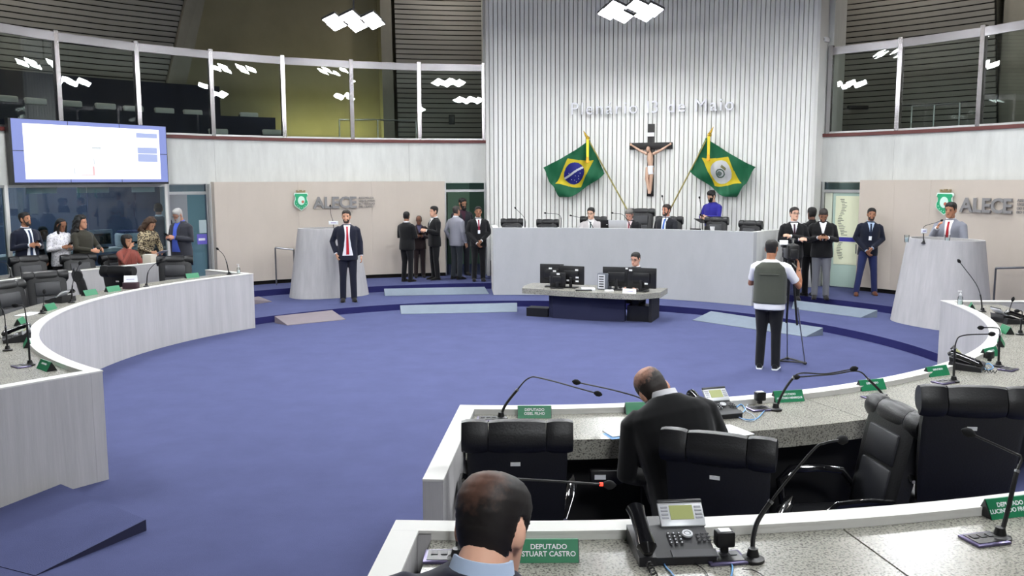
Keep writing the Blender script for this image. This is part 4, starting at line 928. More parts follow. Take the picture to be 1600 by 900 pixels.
cable('pale cable looping right of the hunched mans phone', cpix(Z1, [(1150, 650), (1168, 658), (1180, 656), (1176, 648), (1165, 640), (1172, 628), (1184, 624)]), mat('pale_cable', '#a9b4c4', .4), .003)
cable('bluish cable coil beside the adapter at the right desk', cpix(Z1, [(1535, 572), (1545, 568), (1552, 574), (1542, 578), (1536, 572)]), BLUEC, .004)
# ================================================================== PAPERS, CARDS, BOTTLES
def sheet(label, u, v, z, w, d, turn, m_=PAPER, h=.004, name='paper_sheet', cat='paper'):
    p = on_z(u, v, z); mb = MB(); mb.box((0, 0, h / 2 + .001), (w, d, h)); o = mb.build(name, m_, None, smooth=False); o.location = p; o.rotation_euler = (0, 0, rad(turn)); tag(o, label, cat); return o
sheet('white paper with blue edge left of the hunched man', 972, 676, Z1, .21, .15, 20)
sheet('blue folder under the paper left of the hunched man', 972, 680, Z1 - .003, .215, .14, 20, mat('folder_blue', '#3f7fb5', .5), .002, 'folder', 'folder')
sheet('white paper right of the hunched man', 1142, 674, Z1, .18, .25, 25)
sheet('white paper lying flat on the left desk beside the short microphone', 45, 491, Z1, .3, .18, 85)
def card(label, p, rz, w=.1, h=.07):
    t = thing('folded_card', label, 'card', p, rz)
    mb = MB(); mb.prism([(-.03, 0), (.03, 0), (.002, h), (-.002, h)], w, (-w / 2, 0, .001), (0, 1, 0), (0, 0, 1), (1, 0, 0)); mb.build('card', PAPER, t, smooth=False)
    mb = MB(); mb.box((0, -.02, h * .45), (w * .6, .004, .008), Matrix.Rotation(-.35, 3, 'X')); mb.build('print', mat('print_violet', '#9a8fc0', .6), t)
q = on_z(205, 451, Z1); mb = MB(); mb.rbox(q + Vector((0, 0, .05)), (.22, .12, .1), .01); single('card_stand', mb, mat('maroon_stand', '#3a2630', .5), 'dark maroon stand under the white card on the left desk', 'stand', base=q)
card('white folded card on the dark stand of the left desk', q + Vector((0, 0, .101)), rad(10), .19, .1)
def bottle(label, p, s=1.0):
    t = thing('pump_bottle', label, 'bottle', p, 0, 'clear pump bottles on the desks')
    mb = MB(); mb.lathe([(.03 * s, .0), (.032 * s, .01 * s), (.032 * s, .1 * s), (.012 * s, .13 * s)], (0, 0, 0), 16); mb.build('bottle', CLEAR, t)
    mb = MB(); mb.lathe([(.026 * s, .004 * s), (.027 * s, .06 * s), (.002, .061 * s)], (0, 0, 0), 14); mb.build('gel', mat('gel', '#e4ecec', .2), t)
    mb = MB(); mb.lathe([(.014 * s, .125 * s), (.014 * s, .15 * s), (.005 * s, .155 * s), (.005 * s, .175 * s)], (0, 0, 0), 10); mb.build('collar', WHITE, t)
    mb = MB(); mb.rbox((-.012 * s, 0, .182 * s), (.05 * s, .02 * s, .014 * s), .004); mb.build('pump_head', WHITE, t)
bottle('clear pump bottle on the far corner of the left desk', on_z(373, 427, .958), .85); bottle('clear pump bottle on the far corner of the right desk', on_z(1500, 476, .958), .95)
def glass(label, p, s=1.0):
    t = thing('drinking_glass', label, 'glass', p)
    mb = MB(); mb.loft([[Vector((q * cos(2 * pi * k / 16), q * sin(2 * pi * k / 16), z)) for k in range(16)] for q, z in ((.026 * s, 0), (.033 * s, .1 * s), (.031 * s, .1 * s), (.024 * s, .006))]); mb.build('tumbler', CLEAR, t)
    mb = MB(); mb.lathe([(.023 * s, .007), (.028 * s, .065 * s)], (0, 0, 0), 14); mb.build('water', mat('water', '#dfe7ea', .1, spec=.6), t)
bz = lambda u, v: on_y(u, v, LR.y - .15)
glass('glass of water on the left side of the right lectern', Vector((bz(1421, 372).x, LR.y - .05, 1.505)), 1.2); glass('glass of water in front of the speaker on the right lectern', Vector((bz(1478, 374).x, LR.y - .2, 1.505)), 1.3)
# papers on the presidium, laptop, tablets, cup
def on_desk(u): b = on_r(u, 360, 7.3); b.z = 1.466; return b
p = on_desk(966); t = thing('laptop', 'open silver laptop on the presidium desk', 'laptop', p, -rad(ang(p)))
mb = MB(); mb.rbox((0, .1, .01), (.36, .25, .018), .006); mb.build('keyboard_base', SILVER, t)
mb = MB(); mb.rbox((0, -.05, .12), (.40, .012, .24), .005, 2, Matrix.Rotation(rad(12), 3, 'X')); mb.build('screen_lid', SILVER, t)
def tablet(label, u, w, h):
    p = on_desk(u); t = thing('desk_monitor', label, 'monitor', p, -rad(ang(p)))
    mb = MB(); mb.rbox((0, 0, .02), (w * .6, .12, .03), .01); mb.build('foot', PLASTIC, t)
    mb = MB(); mb.rbox((0, .0, h * .55 + .03), (w, .02, h), .006, 2, Matrix.Rotation(rad(8), 3, 'X')); mb.build('screen', PLASTIC, t)
    mb = MB(); mb.box((.02, -.02, h * .7), (.03, .004, .014)); mb.build('tag', WHITE, t)
tablet('small black monitor between the young man and the laptop', 947, .24, .2); tablet('low black tablet right of the bearded man', 1087, .24, .06); tablet('low black tablet left of the bearded man', 1012, .24, .05)
p = on_desk(1113); t = thing('paper_cup', 'white paper cup on the presidium desk in front of the empty chair', 'cup', p)
mb = MB(); mb.lathe([(.035, 0), (.05, .14), (.046, .14), (.03, .01)], (0, 0, 0), 14); mb.build('cup', PAPER, t)
mb = MB(); mb.lathe([(.037, .03), (.043, .08)], (0, 0, 0), 14); mb.build('sleeve', SILVER, t)
# ================================================================== CLERKS TABLE
ta = 20.8; nn = Vector((sin(rad(ta)), cos(rad(ta)), 0)); tt = Vector((cos(rad(ta)), -sin(rad(ta)), 0)); Cc = Vector((CX, CY, 0))
def loc(x, y, z=0): return Cc + nn * (4.45 + y) + tt * (x - .15) + Vector((0, 0, z))
ZT = .545; t = thing('clerks_table', 'granite topped clerks table with dark blue base in front of the presidium', 'table', loc(0, .4), -rad(ta))
def P4(mb, x0, x1, y0, y1, z0, z1): mb.prism([(x0, y0), (x1, y0), (x1, y1), (x0, y1)], z1 - z0, loc(0, 0, z0), tt, nn, (0, 0, 1)); return mb
mb = MB(); mb.prism([(-1.42, .25), (-1.32, -.1), (-.5, -.26), (.5, -.3), (.95, -.26), (1.24, .15), (1.24, .8), (-1.42, .8)], .1, loc(0, 0, ZT - .1), tt, nn, (0, 0, 1)); mb.build('granite_top', GRANITE, t, world=True, smooth=False)
BASEB = mat('table_base_blue', '#1d2040', .8)
mb = MB(); mb.prism([(-.82, .05), (-.74, -.02), (.0, -.08), (.62, -.02), (.62, .1), (-.82, .3)], ZT - .1, loc(0, 0, 0), tt, nn, (0, 0, 1)); mb.build('base_front', BASEB, t, world=True, smooth=False)
P4(MB(), -.84, -.8, .05, .75, 0, ZT - .1).build('base_side', BASEB, t, world=True, smooth=False)
P4(MB(), 1.05, 1.1, .05, .75, 0, ZT - .1).build('base_side', mat('dark_leg', '#15151c', .7), t, world=True, smooth=False)
mb = P4(MB(), .64, 1.04, .1, .5, .0, .28); q = loc(.84, .3); single('computer_case', mb, PLASTIC, 'black computer case in the open bay of the clerks table', 'computer', base=q, smooth=False)
mb = P4(MB(), -1.28, -.86, .02, .3, .0, .16); q = loc(-1.07, .16); single('floor_box', mb, PLASTIC, 'black floor box left of the clerks table base', 'box', base=q, smooth=False)
def monitor(label, x, y, w, h, turn, lift=.09, tags=()):
    p = loc(x - .07, y, ZT); t = thing('computer_monitor', label, 'monitor', p, -rad(ta) + rad(turn), 'computer monitors on the clerks table, seen from behind')
    mb = MB(); mb.rbox((0, .02, lift + h / 2), (w, .035, h), .008); mb.build('panel', PLASTIC, t)
    mb = MB(); mb.rbox((0, -.012, lift + h * .5), (w * .6, .04, h * .5), .012); mb.build('back_bulge', PLASTIC, t)
    mb = MB(); mb.rbox((0, -.03, (lift + h * .4) / 2), (.06, .03, lift + h * .4), .008); mb.build('stand', PLASTIC if not tags or tags[0] != 's' else SILVER, t)
    mb = MB(); mb.rbox((0, 0, .01), (.24, .2, .016), .006); mb.build('foot', PLASTIC, t)
    for tx, tz in (tags[1:] if tags else ()):
        mb = MB(); mb.box((tx, -.034, tz), (.06, .003, .03)); mb.build('sticker', WHITE, t)
monitor('leftmost computer monitor with silver stand on the clerks table', -.80, .3, .46, .37, 6, .06, ('s', (-.02, .35), (.06, .3)))
monitor('second computer monitor from the left, with white stickers on its back', -.40, .26, .50, .35, -6, .06, ('p', (.12, .34), (.13, .2), (.13, .13), (-.05, .14)))
monitor('small computer monitor standing before the left pair', -.62, .1, .3, .27, 4, .02, ('p', (.02, .27)))
monitor('third computer monitor, left one of the right pair', .47, .24, .52, .36, 4, .06, ('p', (.2, .4)))
monitor('rightmost computer monitor, in front of the clerks face', .96, .14, .54, .37, -8, .06, ('p', (-.2, .38), (.1, .15)))
p = loc(.16, .3, ZT); t = thing('tower_computer', 'grey tower computer between the monitor pairs on the clerks table', 'computer', p, -rad(ta))
mb = MB(); mb.rbox((0, 0, .15), (.2, .3, .3), .01); mb.build('case', mat('case_grey', '#5b6068', .5), t)
mb = MB(); mb.box((-.02, -.152, .15), (.13, .006, .26)); mb.build('rear_panel', SILVER, t)
for k in range(5):
    mb = MB(); mb.box((-.02, -.157, .06 + k * .045), (.09, .004, .018)); mb.build('port', PLASTIC, t)
for lb, x, y, w, d, h, m_ in (('stack of white papers between the monitors on the clerks table', -.08, .05, .24, .18, .035, PAPER), ('black tray under the papers on the clerks table', -.12, -.12, .3, .1, .02, PLASTIC), ('tangle of white cable adapters on the clerks table', .34, -.06, .16, .08, .03, WHITE)):
    mb = MB(); mb.rbox(loc(x, y, ZT + h / 2 + (.0 if m_ is not PAPER else .0)), (w, d, h), .004); single('paper_stack' if m_ is PAPER else 'cable_adapters' if m_ is WHITE else 'paper_tray', mb, m_, lb, 'papers' if m_ is PAPER else 'adapters' if m_ is WHITE else 'tray', base=loc(x, y, ZT))
card('white folded card on the front edge of the clerks table', loc(.74, -.17, ZT), -rad(ta), .24, .08)
# ================================================================== PEOPLE
HR = [(-.118, .022, .070, .0), (-.112, .036, .088, -.005), (-.095, .05, .093, .01), (-.07, .058, .092, .04), (-.04, .065, .089, .066), (-.01, .071, .087, .082), (.03, .075, .09, .094), (.06, .074, .09, .097), (.085, .067, .08, .09), (.105, .052, .062, .072), (.117, .03, .036, .044), (.121, .008, .01, .012)]
def head_at(z, a):
    """surface of the head at height z and angle a (0 = face, towards -Y)"""
    for i in range(len(HR) - 1):
        if HR[i][0] <= z <= HR[i + 1][0] or i == len(HR) - 2:
            k = (z - HR[i][0]) / (HR[i + 1][0] - HR[i][0]); k = min(1, max(0, k))
            w, f, b = (HR[i][j] + (HR[i + 1][j] - HR[i][j]) * k for j in (1, 2, 3)); break
    yc = (b - f) / 2; d = (b + f) / 2; e = 2.25; c, s_ = cos(a), sin(a)
    q = (abs(s_) ** e + abs(c) ** e) ** (-1 / e)
    return Vector((w * s_ * q, yc - d * c * q, z))
def head_geo(mb, M):
    N = 28
    mb.loft([[M @ head_at(r[0], 2 * pi * k / N) for k in range(N)] for r in HR])
    mb.loft([[M @ Vector(q) for q in R_] for R_ in ([(-.009, -.085, .03), (.009, -.085, .03), (.009, -.07, .03), (-.009, -.07, .03)], [(-.011, -.098, .0), (.011, -.098, .0), (.013, -.07, .0), (-.013, -.07, .0)], [(-.019, -.108, -.024), (.019, -.108, -.024), (.021, -.07, -.026), (-.021, -.07, -.026)], [(-.012, -.098, -.034), (.012, -.098, -.034), (.012, -.07, -.034), (-.012, -.07, -.034)])])
    mb.ell(M @ Vector((0, -.088, -.058)), .026, .012, .013, n=10, m=6)       # mouth region
    for s in (-1, 1):
        mb.ell(M @ Vector((s * .077, .012, -.005)), .012, .02, .033, M.to_3x3() @ Matrix.Rotation(s * .25, 3, 'Z'), n=10, m=8)
        mb.ell(M @ Vector((s * .033, -.078, .03)), .024, .014, .008, M.to_3x3(), n=8, m=6)   # brow
def shell(pred, off, na=56, nz=44, th=.012, zlo=-.115, wob=0.0, seed=0):
    """mesh of hair or beard: the part of the head surface where pred holds, raised by off"""
    rnd = random.Random(seed); bm = bmesh.new(); V = {}
    zs = [zlo + (.1205 - zlo) * i / nz for i in range(nz + 1)]
    jit = {}
    def vert(i, k):
        k %= na
        if (i, k) not in V:
            z, a = zs[i], 2 * pi * k / na; p = head_at(z, a); c = Vector((0, .004, -.01)); d = (p - c).normalized()
            aa = min(a, 2 * pi - a) / pi; o = off(z, aa) if callable(off) else off
            V[(i, k)] = bm.verts.new(p + d * (o + wob * (rnd.random() - .5)))
        return V[(i, k)]
    for i in range(nz):
        for k in range(na):
            z, a = (zs[i] + zs[i + 1]) / 2, 2 * pi * (k + .5) / na; aa = min(a, 2 * pi - a) / pi
            if pred(z, aa): bm.faces.new((vert(i, k), vert(i, k + 1), vert(i + 1, k + 1), vert(i + 1, k)))
    if pred(.12, .5): bm.faces.new([vert(nz, k) for k in range(na)])
    bmesh.ops.recalc_face_normals(bm, faces=bm.faces); bmesh.ops.solidify(bm, geom=bm.faces[:], thickness=th)
    me = bpy.data.meshes.new('hair'); bm.to_mesh(me); bm.free(); me.polygons.foreach_set('use_smooth', [True] * len(me.polygons)); return me
def hairline(pts_):
    def f(aa):
        for (x0, y0), (x1, y1) in zip(pts_, pts_[1:]):
            if aa <= x1: return y0 + (y1 - y0) * (aa - x0) / (x1 - x0)
        return pts_[-1][1]
    return f
HL = hairline([(0, .072), (.28, .058), (.36, .02), (.44, -.008), (.47, .03), (.56, .035), (.6, -.035), (.7, -.062), (1, -.075)])
HLW = hairline([(0, .068), (.24, .05), (.3, .0), (.42, -.08), (.6, -.115), (1, -.12)])
def remesh(mb, voxel, smooth=2, fac=.5):
    me = mb.mesh('tmp'); o = bpy.data.objects.new('tmp', me); link(o)
    r = o.modifiers.new('r', 'REMESH'); r.mode = 'VOXEL'; r.voxel_size = voxel; r.use_smooth_shade = True
    if smooth: s = o.modifiers.new('s', 'SMOOTH'); s.iterations = smooth; s.factor = fac
    dg = bpy.context.evaluated_depsgraph_get(); out = bpy.data.meshes.new_from_object(o.evaluated_get(dg))
    bpy.data.objects.remove(o); bpy.data.meshes.remove(me); return out
def long_hair(kind, seed=1):
    mb = MB(); rnd = random.Random(seed)
    N = 24
    if kind == 'straight':
        mb.loft([[Vector((w * cos(2 * pi * k / N), y + d * sin(2 * pi * k / N), z)) for k in range(N)] for z, w, d, y in ((.128, .02, .03, .02), (.118, .06, .07, .015), (.085, .084, .085, .02), (.03, .09, .07, .045), (-.06, .088, .055, .06), (-.16, .084, .045, .065), (-.27, .06, .03, .06))])
        for s in (-1, 1): mb.tube([(s * .065, -.045, .07), (s * .085, -.035, -.0), (s * .088, -.04, -.1), (s * .075, -.075, -.22), (s * .06, -.1, -.34)], [.02, .024, .026, .026, .014], 8)
        return remesh(mb, .009, 2)
    for k in range(210):
        a = rnd.uniform(0, 2 * pi); z = rnd.uniform(-.24, .12); aa = min(a, 2 * pi - a) / pi
        if aa < .34 and z < .075: continue
        if aa < .5 and z < -.02 and z > -.1 and aa < .42: continue
        w = .105 + .065 * max(0, -z) / .24; yy = .02
        p = Vector((w * sin(a), yy - (w + .01) * cos(a) * (1 if aa > .5 else .8), z)) if z < .06 else Vector((.09 * sin(a) * (1 - (z - .06) * 8), .02 - .09 * cos(a) * (1 - (z - .06) * 8), z + .02))
        mb.ell(p, rnd.uniform(.026, .042), n=8, m=6)
    mb.ell((0, .035, .02), .09, .08, .105); mb.ell((0, .06, -.12), .10, .055, .12)
    return remesh(mb, .012, 1)
HAIR = {}
def TP(z, a): return min(1, max(0, (z - HL(a)) / .03)) ** .7
def hair_mesh(kind):
    if kind in HAIR: return HAIR[kind]
    if kind == 'short': me = shell(lambda z, a: z > HL(a), lambda z, a: .002 + (.007 + .01 * max(0, min(1, (z - .03) / .09))) * TP(z, a), wob=.004)
    elif kind == 'crop': me = shell(lambda z, a: z > HL(a), lambda z, a: .002 + (.004 + .005 * max(0, z) / .12) * TP(z, a), wob=.002)
    elif kind == 'full': me = shell(lambda z, a: z > HL(a) - (.004 if a > .5 else .01), lambda z, a: .003 + (.011 + .016 * max(0, min(1, (z - .03) / .09)) * (1.3 - a * .5)) * TP(z, a), wob=.006)
    elif kind == 'thin': me = shell(lambda z, a: z > HL(a) and not (z > .05 and a < .33), lambda z, a: .007 + .003 * max(0, z) / .12, wob=.003)
    elif kind == 'balding': me = shell(lambda z, a: z > HL(a) and not (z > .062 + .02 * max(0, a - .8) * 5 or (a < .4 and z > .04)), lambda z, a: .006, wob=.002)
    elif kind == 'crown': me = shell(lambda z, a: a > .5 and .05 < z < .108 - .01 * (1 - a), lambda z, a: .019, wob=.003, th=.004)
    elif kind == 'top_fuzz': me = shell(lambda z, a: z > .055, lambda z, a: .0035, wob=.004, th=.002)
    elif kind == 'long': me = long_hair('straight')
    elif kind == 'curly': me = long_hair('curly')
    elif kind == 'bob': me = shell(lambda z, a: z > HLW(a) and not (a < .4 and z < .055 + .0 * a), lambda z, a: .016 + .012 * max(0, z) / .12 + (.016 if z < 0 else .016 * (1 - max(0, z) / .12)) * (1 if a > .35 else .4), wob=.006)
    elif kind == 'beard': me = shell(lambda z, a: (z < -.078 and a < .4) or (.24 < a < .44 and z < -.03 + (.03 if a > .36 else -.02)) or (a < .2 and -.049 < z < -.038) or (.13 < a < .25 and z < -.049), lambda z, a: .0025, na=72, nz=70, th=.004)
    elif kind == 'full_beard': me = shell(lambda z, a: z < -.028 + (.03 if a > .3 else 0) and a < .48 and not (a < .1 and -.064 < z < -.05), lambda z, a: .008 + (.012 if z < -.08 else 0), nz=60, th=.008, wob=.002)
    elif kind == 'mask': me = shell(lambda z, a: -.1 < z < .0 and a < .4, .008, nz=60, th=.003)
    HAIR[kind] = me; return me
_eye = MB(); _eye.ell((0, 0, 0), .0125, .006, .0065, n=10, m=6); EYE = _eye.mesh('eye')
_br = MB(); _br.rbox((0, 0, 0), (.03, .008, .006), .002, 1); BROW = _br.mesh('eyebrow')
_mo = MB(); _mo.ell((0, 0, 0), .022, .006, .005, n=10, m=6); MOUTH = _mo.mesh('mouth')
_gl = MB()
for s in (-1, 1):
    _gl.loft([[Vector((s * .034 + q * .024 * cos(2 * pi * k / 14), -.1 + y, .006 + q * .018 * sin(2 * pi * k / 14))) for k in range(14)] for q, y in ((1, 0), (1.14, 0), (1.14, .004), (1, .004))], cap=False, close=True)
    _gl.tube([(s * .06, -.098, .01), (s * .08, -.06, .008), (s * .082, .01, .006)], .0025, 6)
_gl.tube([(-.011, -.1, .01), (.011, -.1, .01)], .0025, 6)
SPEC = _gl.mesh('glasses')
def with_mat(me, m_, cache={}):
    k = (me.name, m_.name)
    if k not in cache:
        c = me.copy(); c.materials.clear(); c.materials.append(m_); cache[k] = c
    return cache[k]
def skin(h):
    c = [int(h[i:i + 2], 16) for i in (0, 2, 4)]; g = sum(c) / 3; c = [min(255, int((x * .88 + g * .12) * 1.08 + 8)) for x in c]
    return mat('skin_' + h, '#%02x%02x%02x' % tuple(c), .55, spec=.3)
def cloth_m(h): return mat('cloth_' + h, '#' + h, .85, spec=.2, sheen=.15)
def hair_m(h): return mat('hairs_' + h, '#' + h, .6, var=.3, vscale=60, bump=.4, bscale=150)
ARMS = dict(hang=((.245, .03, 1.13), (.255, -.05, .885)), clasp=((.265, .0, 1.15), (.05, -.19, .93)), phone=((.25, -.01, 1.13), (.085, -.25, 1.19)), cross=((.26, -.06, 1.15), (-.08, -.205, 1.2)),
            pocket=((.28, .07, 1.16), (.215, -.03, .93)), desk=((.26, -.12, 1.14), (.13, -.35, 1.10)), back=((.27, .1, 1.16), (.1, .17, .97)), up=((.24, -.16, 1.2), (.12, -.26, 1.42)))
BODY = [(.84, .14, .095, 0), (.93, .155, .1, .0), (1.04, .135, .088, -.005), (1.18, .145, .095, -.008), (1.3, .16, .1, -.005), (1.39, .165, .09, .005), (1.445, .11, .07, .012), (1.49, .058, .056, .015)]
JACK = [(.80, .195, .135, .0), (.87, .196, .14, .0), (.97, .188, .138, -.002), (1.07, .178, .13, -.006), (1.2, .188, .135, -.01), (1.31, .20, .138, -.006), (1.39, .203, .122, .003), (1.435, .17, .1, .01), (1.47, .105, .083, .014), (1.495, .074, .072, .014)]
SHIRT = [(.94, .17, .125, 0), (1.05, .168, .122, -.006), (1.2, .178, .128, -.01), (1.31, .188, .13, -.006), (1.39, .193, .115, .003), (1.435, .16, .095, .01), (1.47, .1, .078, .014), (1.492, .07, .066, .014)]
VEST = [(.90, .205, .155, 0), (1.0, .2, .15, 0), (1.1, .198, .148, -.006), (1.2, .2, .148, -.01), (1.31, .202, .146, -.006), (1.39, .195, .13, .003), (1.435, .155, .108, .01), (1.465, .11, .09, .014)]
def prof(R_, z):
    for i in range(len(R_) - 1):
        if z <= R_[i + 1][0]:
            k = max(0, (z - R_[i][0]) / (R_[i + 1][0] - R_[i][0])); return [R_[i][j] + (R_[i + 1][j] - R_[i][j]) * k for j in (1, 2, 3)]
    return R_[-1][1:]
def sup(w, d, yo, z, N=24, e=2.35, bulk=1.0, belly=0):
    o = []
    for k in range(N):
        a = 2 * pi * k / N; x, y = cos(a), sin(a); q = (abs(x) ** e + abs(y) ** e) ** (-1 / e)
        o.append(Vector((w * bulk * x * q, yo + d * bulk * y * q - (belly if y < 0 else 0), z)))
    return o
def person(label, loc_, yaw, skinc='b98263', hairc='17120f', hair='short', H=1.75, arms=('hang', 'hang'), lean=0, head=(0, 0, 0), sit=None, jacket='16171c', shirt='e8e8ec', tie=None, trousers=None, shoes='120f0e', openness='v', bulk=1.0, beard=None, beardc=None, glasses=None, mask=None, badge=None, legs=None, outer='jacket', dress=False, fine=False, group=None, twist=0, belly=0.0, hipshift=0.0, feet_yaw=None, side=0, crown=None, neck=0.0, hairmat=None):
    k = H / 1.75; t = thing('person', label, 'person', loc_, rad(yaw), group); t.scale = (k, k, k); MW[t.name] = MW[t.name] @ Matrix.Scale(k, 4)
    drop = 0 if sit is None else .93 - (sit / k + .07)
    piv = Vector((0, 0, .95))
    Up = Matrix.Translation((hipshift, 0, -drop)) @ Matrix.Translation(piv) @ Matrix.Rotation(rad(twist), 4, 'Z') @ Matrix.Rotation(rad(lean), 4, 'X') @ Matrix.Rotation(rad(side), 4, 'Y') @ Matrix.Translation(-piv)
    # head frame
    HM = Up @ Matrix.Translation((0, .012, 1.51 + neck)) @ Euler((rad(head[0]), rad(head[2]), rad(head[1])), 'ZXY').to_matrix().to_4x4() @ Matrix.Translation((0, -.02, .12))
    SK = skin(skinc); b = MB(); vox = .0075 if fine else .0105
    b.loft([[Up @ q for q in sup(w * bulk, d * bulk, yo, z)] for z, w, d, yo in BODY])
    b.tube([Up @ Vector((0, .015, 1.43)), Up @ Vector((0, .012, 1.5)), HM @ Vector((0, .02, -.06))], [.062, .058, .056], 14)
    head_geo(b, HM)
    J = {}
    for s, an in zip((-1, 1), arms):       # first entry: person's right (image left when facing the camera)
        e, w = (ARMS[an] if isinstance(an, str) else an)
        if not isinstance(an, str): E_, W_ = Vector(e), Vector(w)
        else: E_, W_ = Vector((s * e[0] * (1 + (bulk - 1) * .6), e[1], e[2])), Vector((s * w[0], w[1] - belly * (1 if w[1] < -.1 else 0), w[2] + (.03 * s if an in ('clasp', 'cross') else 0)))
        if an == 'cross': W_.y -= .02 * s
        if an == 'clasp': W_.y -= .018 * s
        Sh = Vector((s * .178 * (1 + (bulk - 1) * .6), .01, 1.405))
        Sh, E_, W_ = Up @ Sh, Up @ E_, Up @ W_; J[s] = (Sh, E_, W_)
        b.tube([Sh, Sh.lerp(E_, .5), E_, E_.lerp(W_, .35), W_], [.052, .047, .04, .042, .027], 12)
        d = (W_ - E_).normalized(); inn = Up.to_3x3() @ Vector((-s, 0, -.25)); n = (inn - d * inn.dot(d)).normalized(); sd = d.cross(n) * s
        if sd.dot(Up.to_3x3() @ Vector((0, -1, .35))) < 0: sd = -sd          # thumb side forward / up
        pc = W_ + d * .05
        b.loft([[W_ + d * x + sd * (yy * w_) + n * (zz * .014) for yy, zz in ((-1, -.7), (-.5, -1), (.5, -1), (1, -.7), (1, .7), (.5, 1), (-.5, 1), (-1, .7))] for x, w_ in ((-.01, .026), (.03, .038), (.07, .042), (.092, .038))])
        for f in range(4):
            L = (.062, .07, .075, .066)[f]; o = W_ + d * .085 + sd * (-.031 + f * .0207); c1 = (d * .85 + n * .5).normalized(); c2 = (d * .35 + n * .95).normalized()
            b.tube([o - d * .015, o + d * L * .3, o + d * L * .3 + c1 * L * .4, o + d * L * .3 + c1 * L * .4 + c2 * L * .35], [.0092, .009, .0085, .0075], 8)
        o = W_ + d * .03 + sd * .03; b.tube([o - sd * .01, o + sd * .022 + d * .025 + n * .012, o + sd * .026 + d * .055 + n * .026], [.013, .0105, .0085], 8)
    LG_ = {}
    for s in (-1, 1):
        if legs and s in legs: hp, kn, anx = (Vector(q) for q in legs[s])
        elif sit is not None: sh = sit / k; hp, kn, anx = Vector((s * .09, 0, sh + .06)), Vector((s * .13, -.44, sh + .05)), Vector((s * .13, -.42, .085))
        else: hp, kn, anx = Vector((s * .085 + hipshift, 0, .9)), Vector((s * .095 + hipshift * .5, -.015, .49)), Vector((s * .105, .02, .085))
        LG_[s] = (hp, kn, anx); b.tube([hp, hp.lerp(kn, .4), kn, kn.lerp(anx, .35), anx], [.08, .07, .05, .052, .036], 12)
        b.tube([anx + Vector((0, .04, -.035)), anx + Vector((0, -.06, -.05)), anx + Vector((s * .015, -.14, -.06))], [.035, .035, .02], 8)
    me = remesh(b, vox, 1, .35); me.materials.append(SK); put('body', me, t)
    # ---- face
    EM = mat('eye_dark', '#17110e', .3); hm = hair_m(hairc)
    if hair and hair != 'none': put('hair', with_mat(hair_mesh(hair), hairmat or hm), t, HM)
    for s in (-1, 1):
        put('eye', with_mat(EYE, EM), t, HM @ Matrix.Translation((s * .033, -.0855, .008)))
        put('eyebrow', with_mat(BROW, hm if hair != 'none' else EM), t, HM @ Matrix.Translation((s * .034, -.0905, .031)) @ Matrix.Rotation(-s * .25, 4, 'Z'))
    if not mask: put('mouth', with_mat(MOUTH, mat('lips', '#8a4a40', .5)), t, HM @ Matrix.Translation((0, -.0985, -.058)))
    if beard: put('beard', with_mat(hair_mesh(beard), hair_m(beardc or ('33261f' if beard == 'beard' else hairc))), t, HM)
    if crown: put('thin_crown', with_mat(hair_mesh(crown[0]), hair_m(crown[1])), t, HM)
    if glasses: put('glasses', with_mat(SPEC, mat('spectacle_frame', '#2a2022', .3)), t, HM)
    if mask: put('face_mask', with_mat(hair_mesh('mask'), cloth_m(mask)), t, HM)
    # ---- clothes
    def torso(R_, grow=0.0):
        m2 = MB(); m2.loft([[Up @ q for q in sup((w + grow) * bulk, (d + grow) * bulk, yo, z, belly=belly * max(0, 1 - abs(z - 1.08) / .22))] for z, w, d, yo in R_]); return m2
    def sleeve(m2, s, r, upto=1.0):
        Sh, E_, W_ = J[s]; up2 = Up.to_3x3() @ Vector((0, 0, 1))
        P = [Sh + up2 * .0 + (Sh - Up @ Vector((0, .01, 1.4))) * -.25, Sh + (E_ - Sh) * .12, Sh.lerp(E_, .55), E_, E_.lerp(W_, .5), W_ - (W_ - E_).normalized() * .012]
        Rr = [r * 1.2, r * 1.25, r * 1.05, r, r * .9, r * .78]
        n_ = 6 if upto == 1 else 4
        if upto < 1: P = P[:3] + [Sh.lerp(E_, upto)]; Rr = Rr[:3] + [r * 1.05]
        m2.tube(P, Rr, 14)
    def fy(R_, x, z):
        w, d, yo = prof(R_, z); e = 2.35; q = max(0, 1 - min(1, abs(x) / (w * bulk)) ** e) ** (1 / e); return yo - d * bulk * q - belly * max(0, 1 - abs(z - 1.08) / .22)
    def patch(name, zs, hwf, R_, off, m_, cx=lambda z: 0, nx=8, th=.006):
        bm = bmesh.new(); G_ = []
        for z in zs:
            h = hwf(z); c = cx(z); G_.append([bm.verts.new(Up @ Vector((c + h * (2 * i / nx - 1), fy(R_, c + h * (2 * i / nx - 1), z) - off, z))) for i in range(nx + 1)])
        for i in range(len(zs) - 1):
            for j in range(nx): bm.faces.new((G_[i][j], G_[i][j + 1], G_[i + 1][j + 1], G_[i + 1][j]))
        bmesh.ops.recalc_face_normals(bm, faces=bm.faces); bmesh.ops.solidify(bm, geom=bm.faces[:], thickness=th)
        me = bpy.data.meshes.new(name); bm.to_mesh(me); bm.free(); me.polygons.foreach_set('use_smooth', [True] * len(me.polygons)); me.set_sharp_from_angle(angle=.8); me.materials.append(m_); return put(name, me, t)
    def col(h, nm): return h if not isinstance(h, str) else cloth_m(h)
    JM = col(jacket, 'j') if jacket else None; SM = col(shirt, 's') if shirt else None
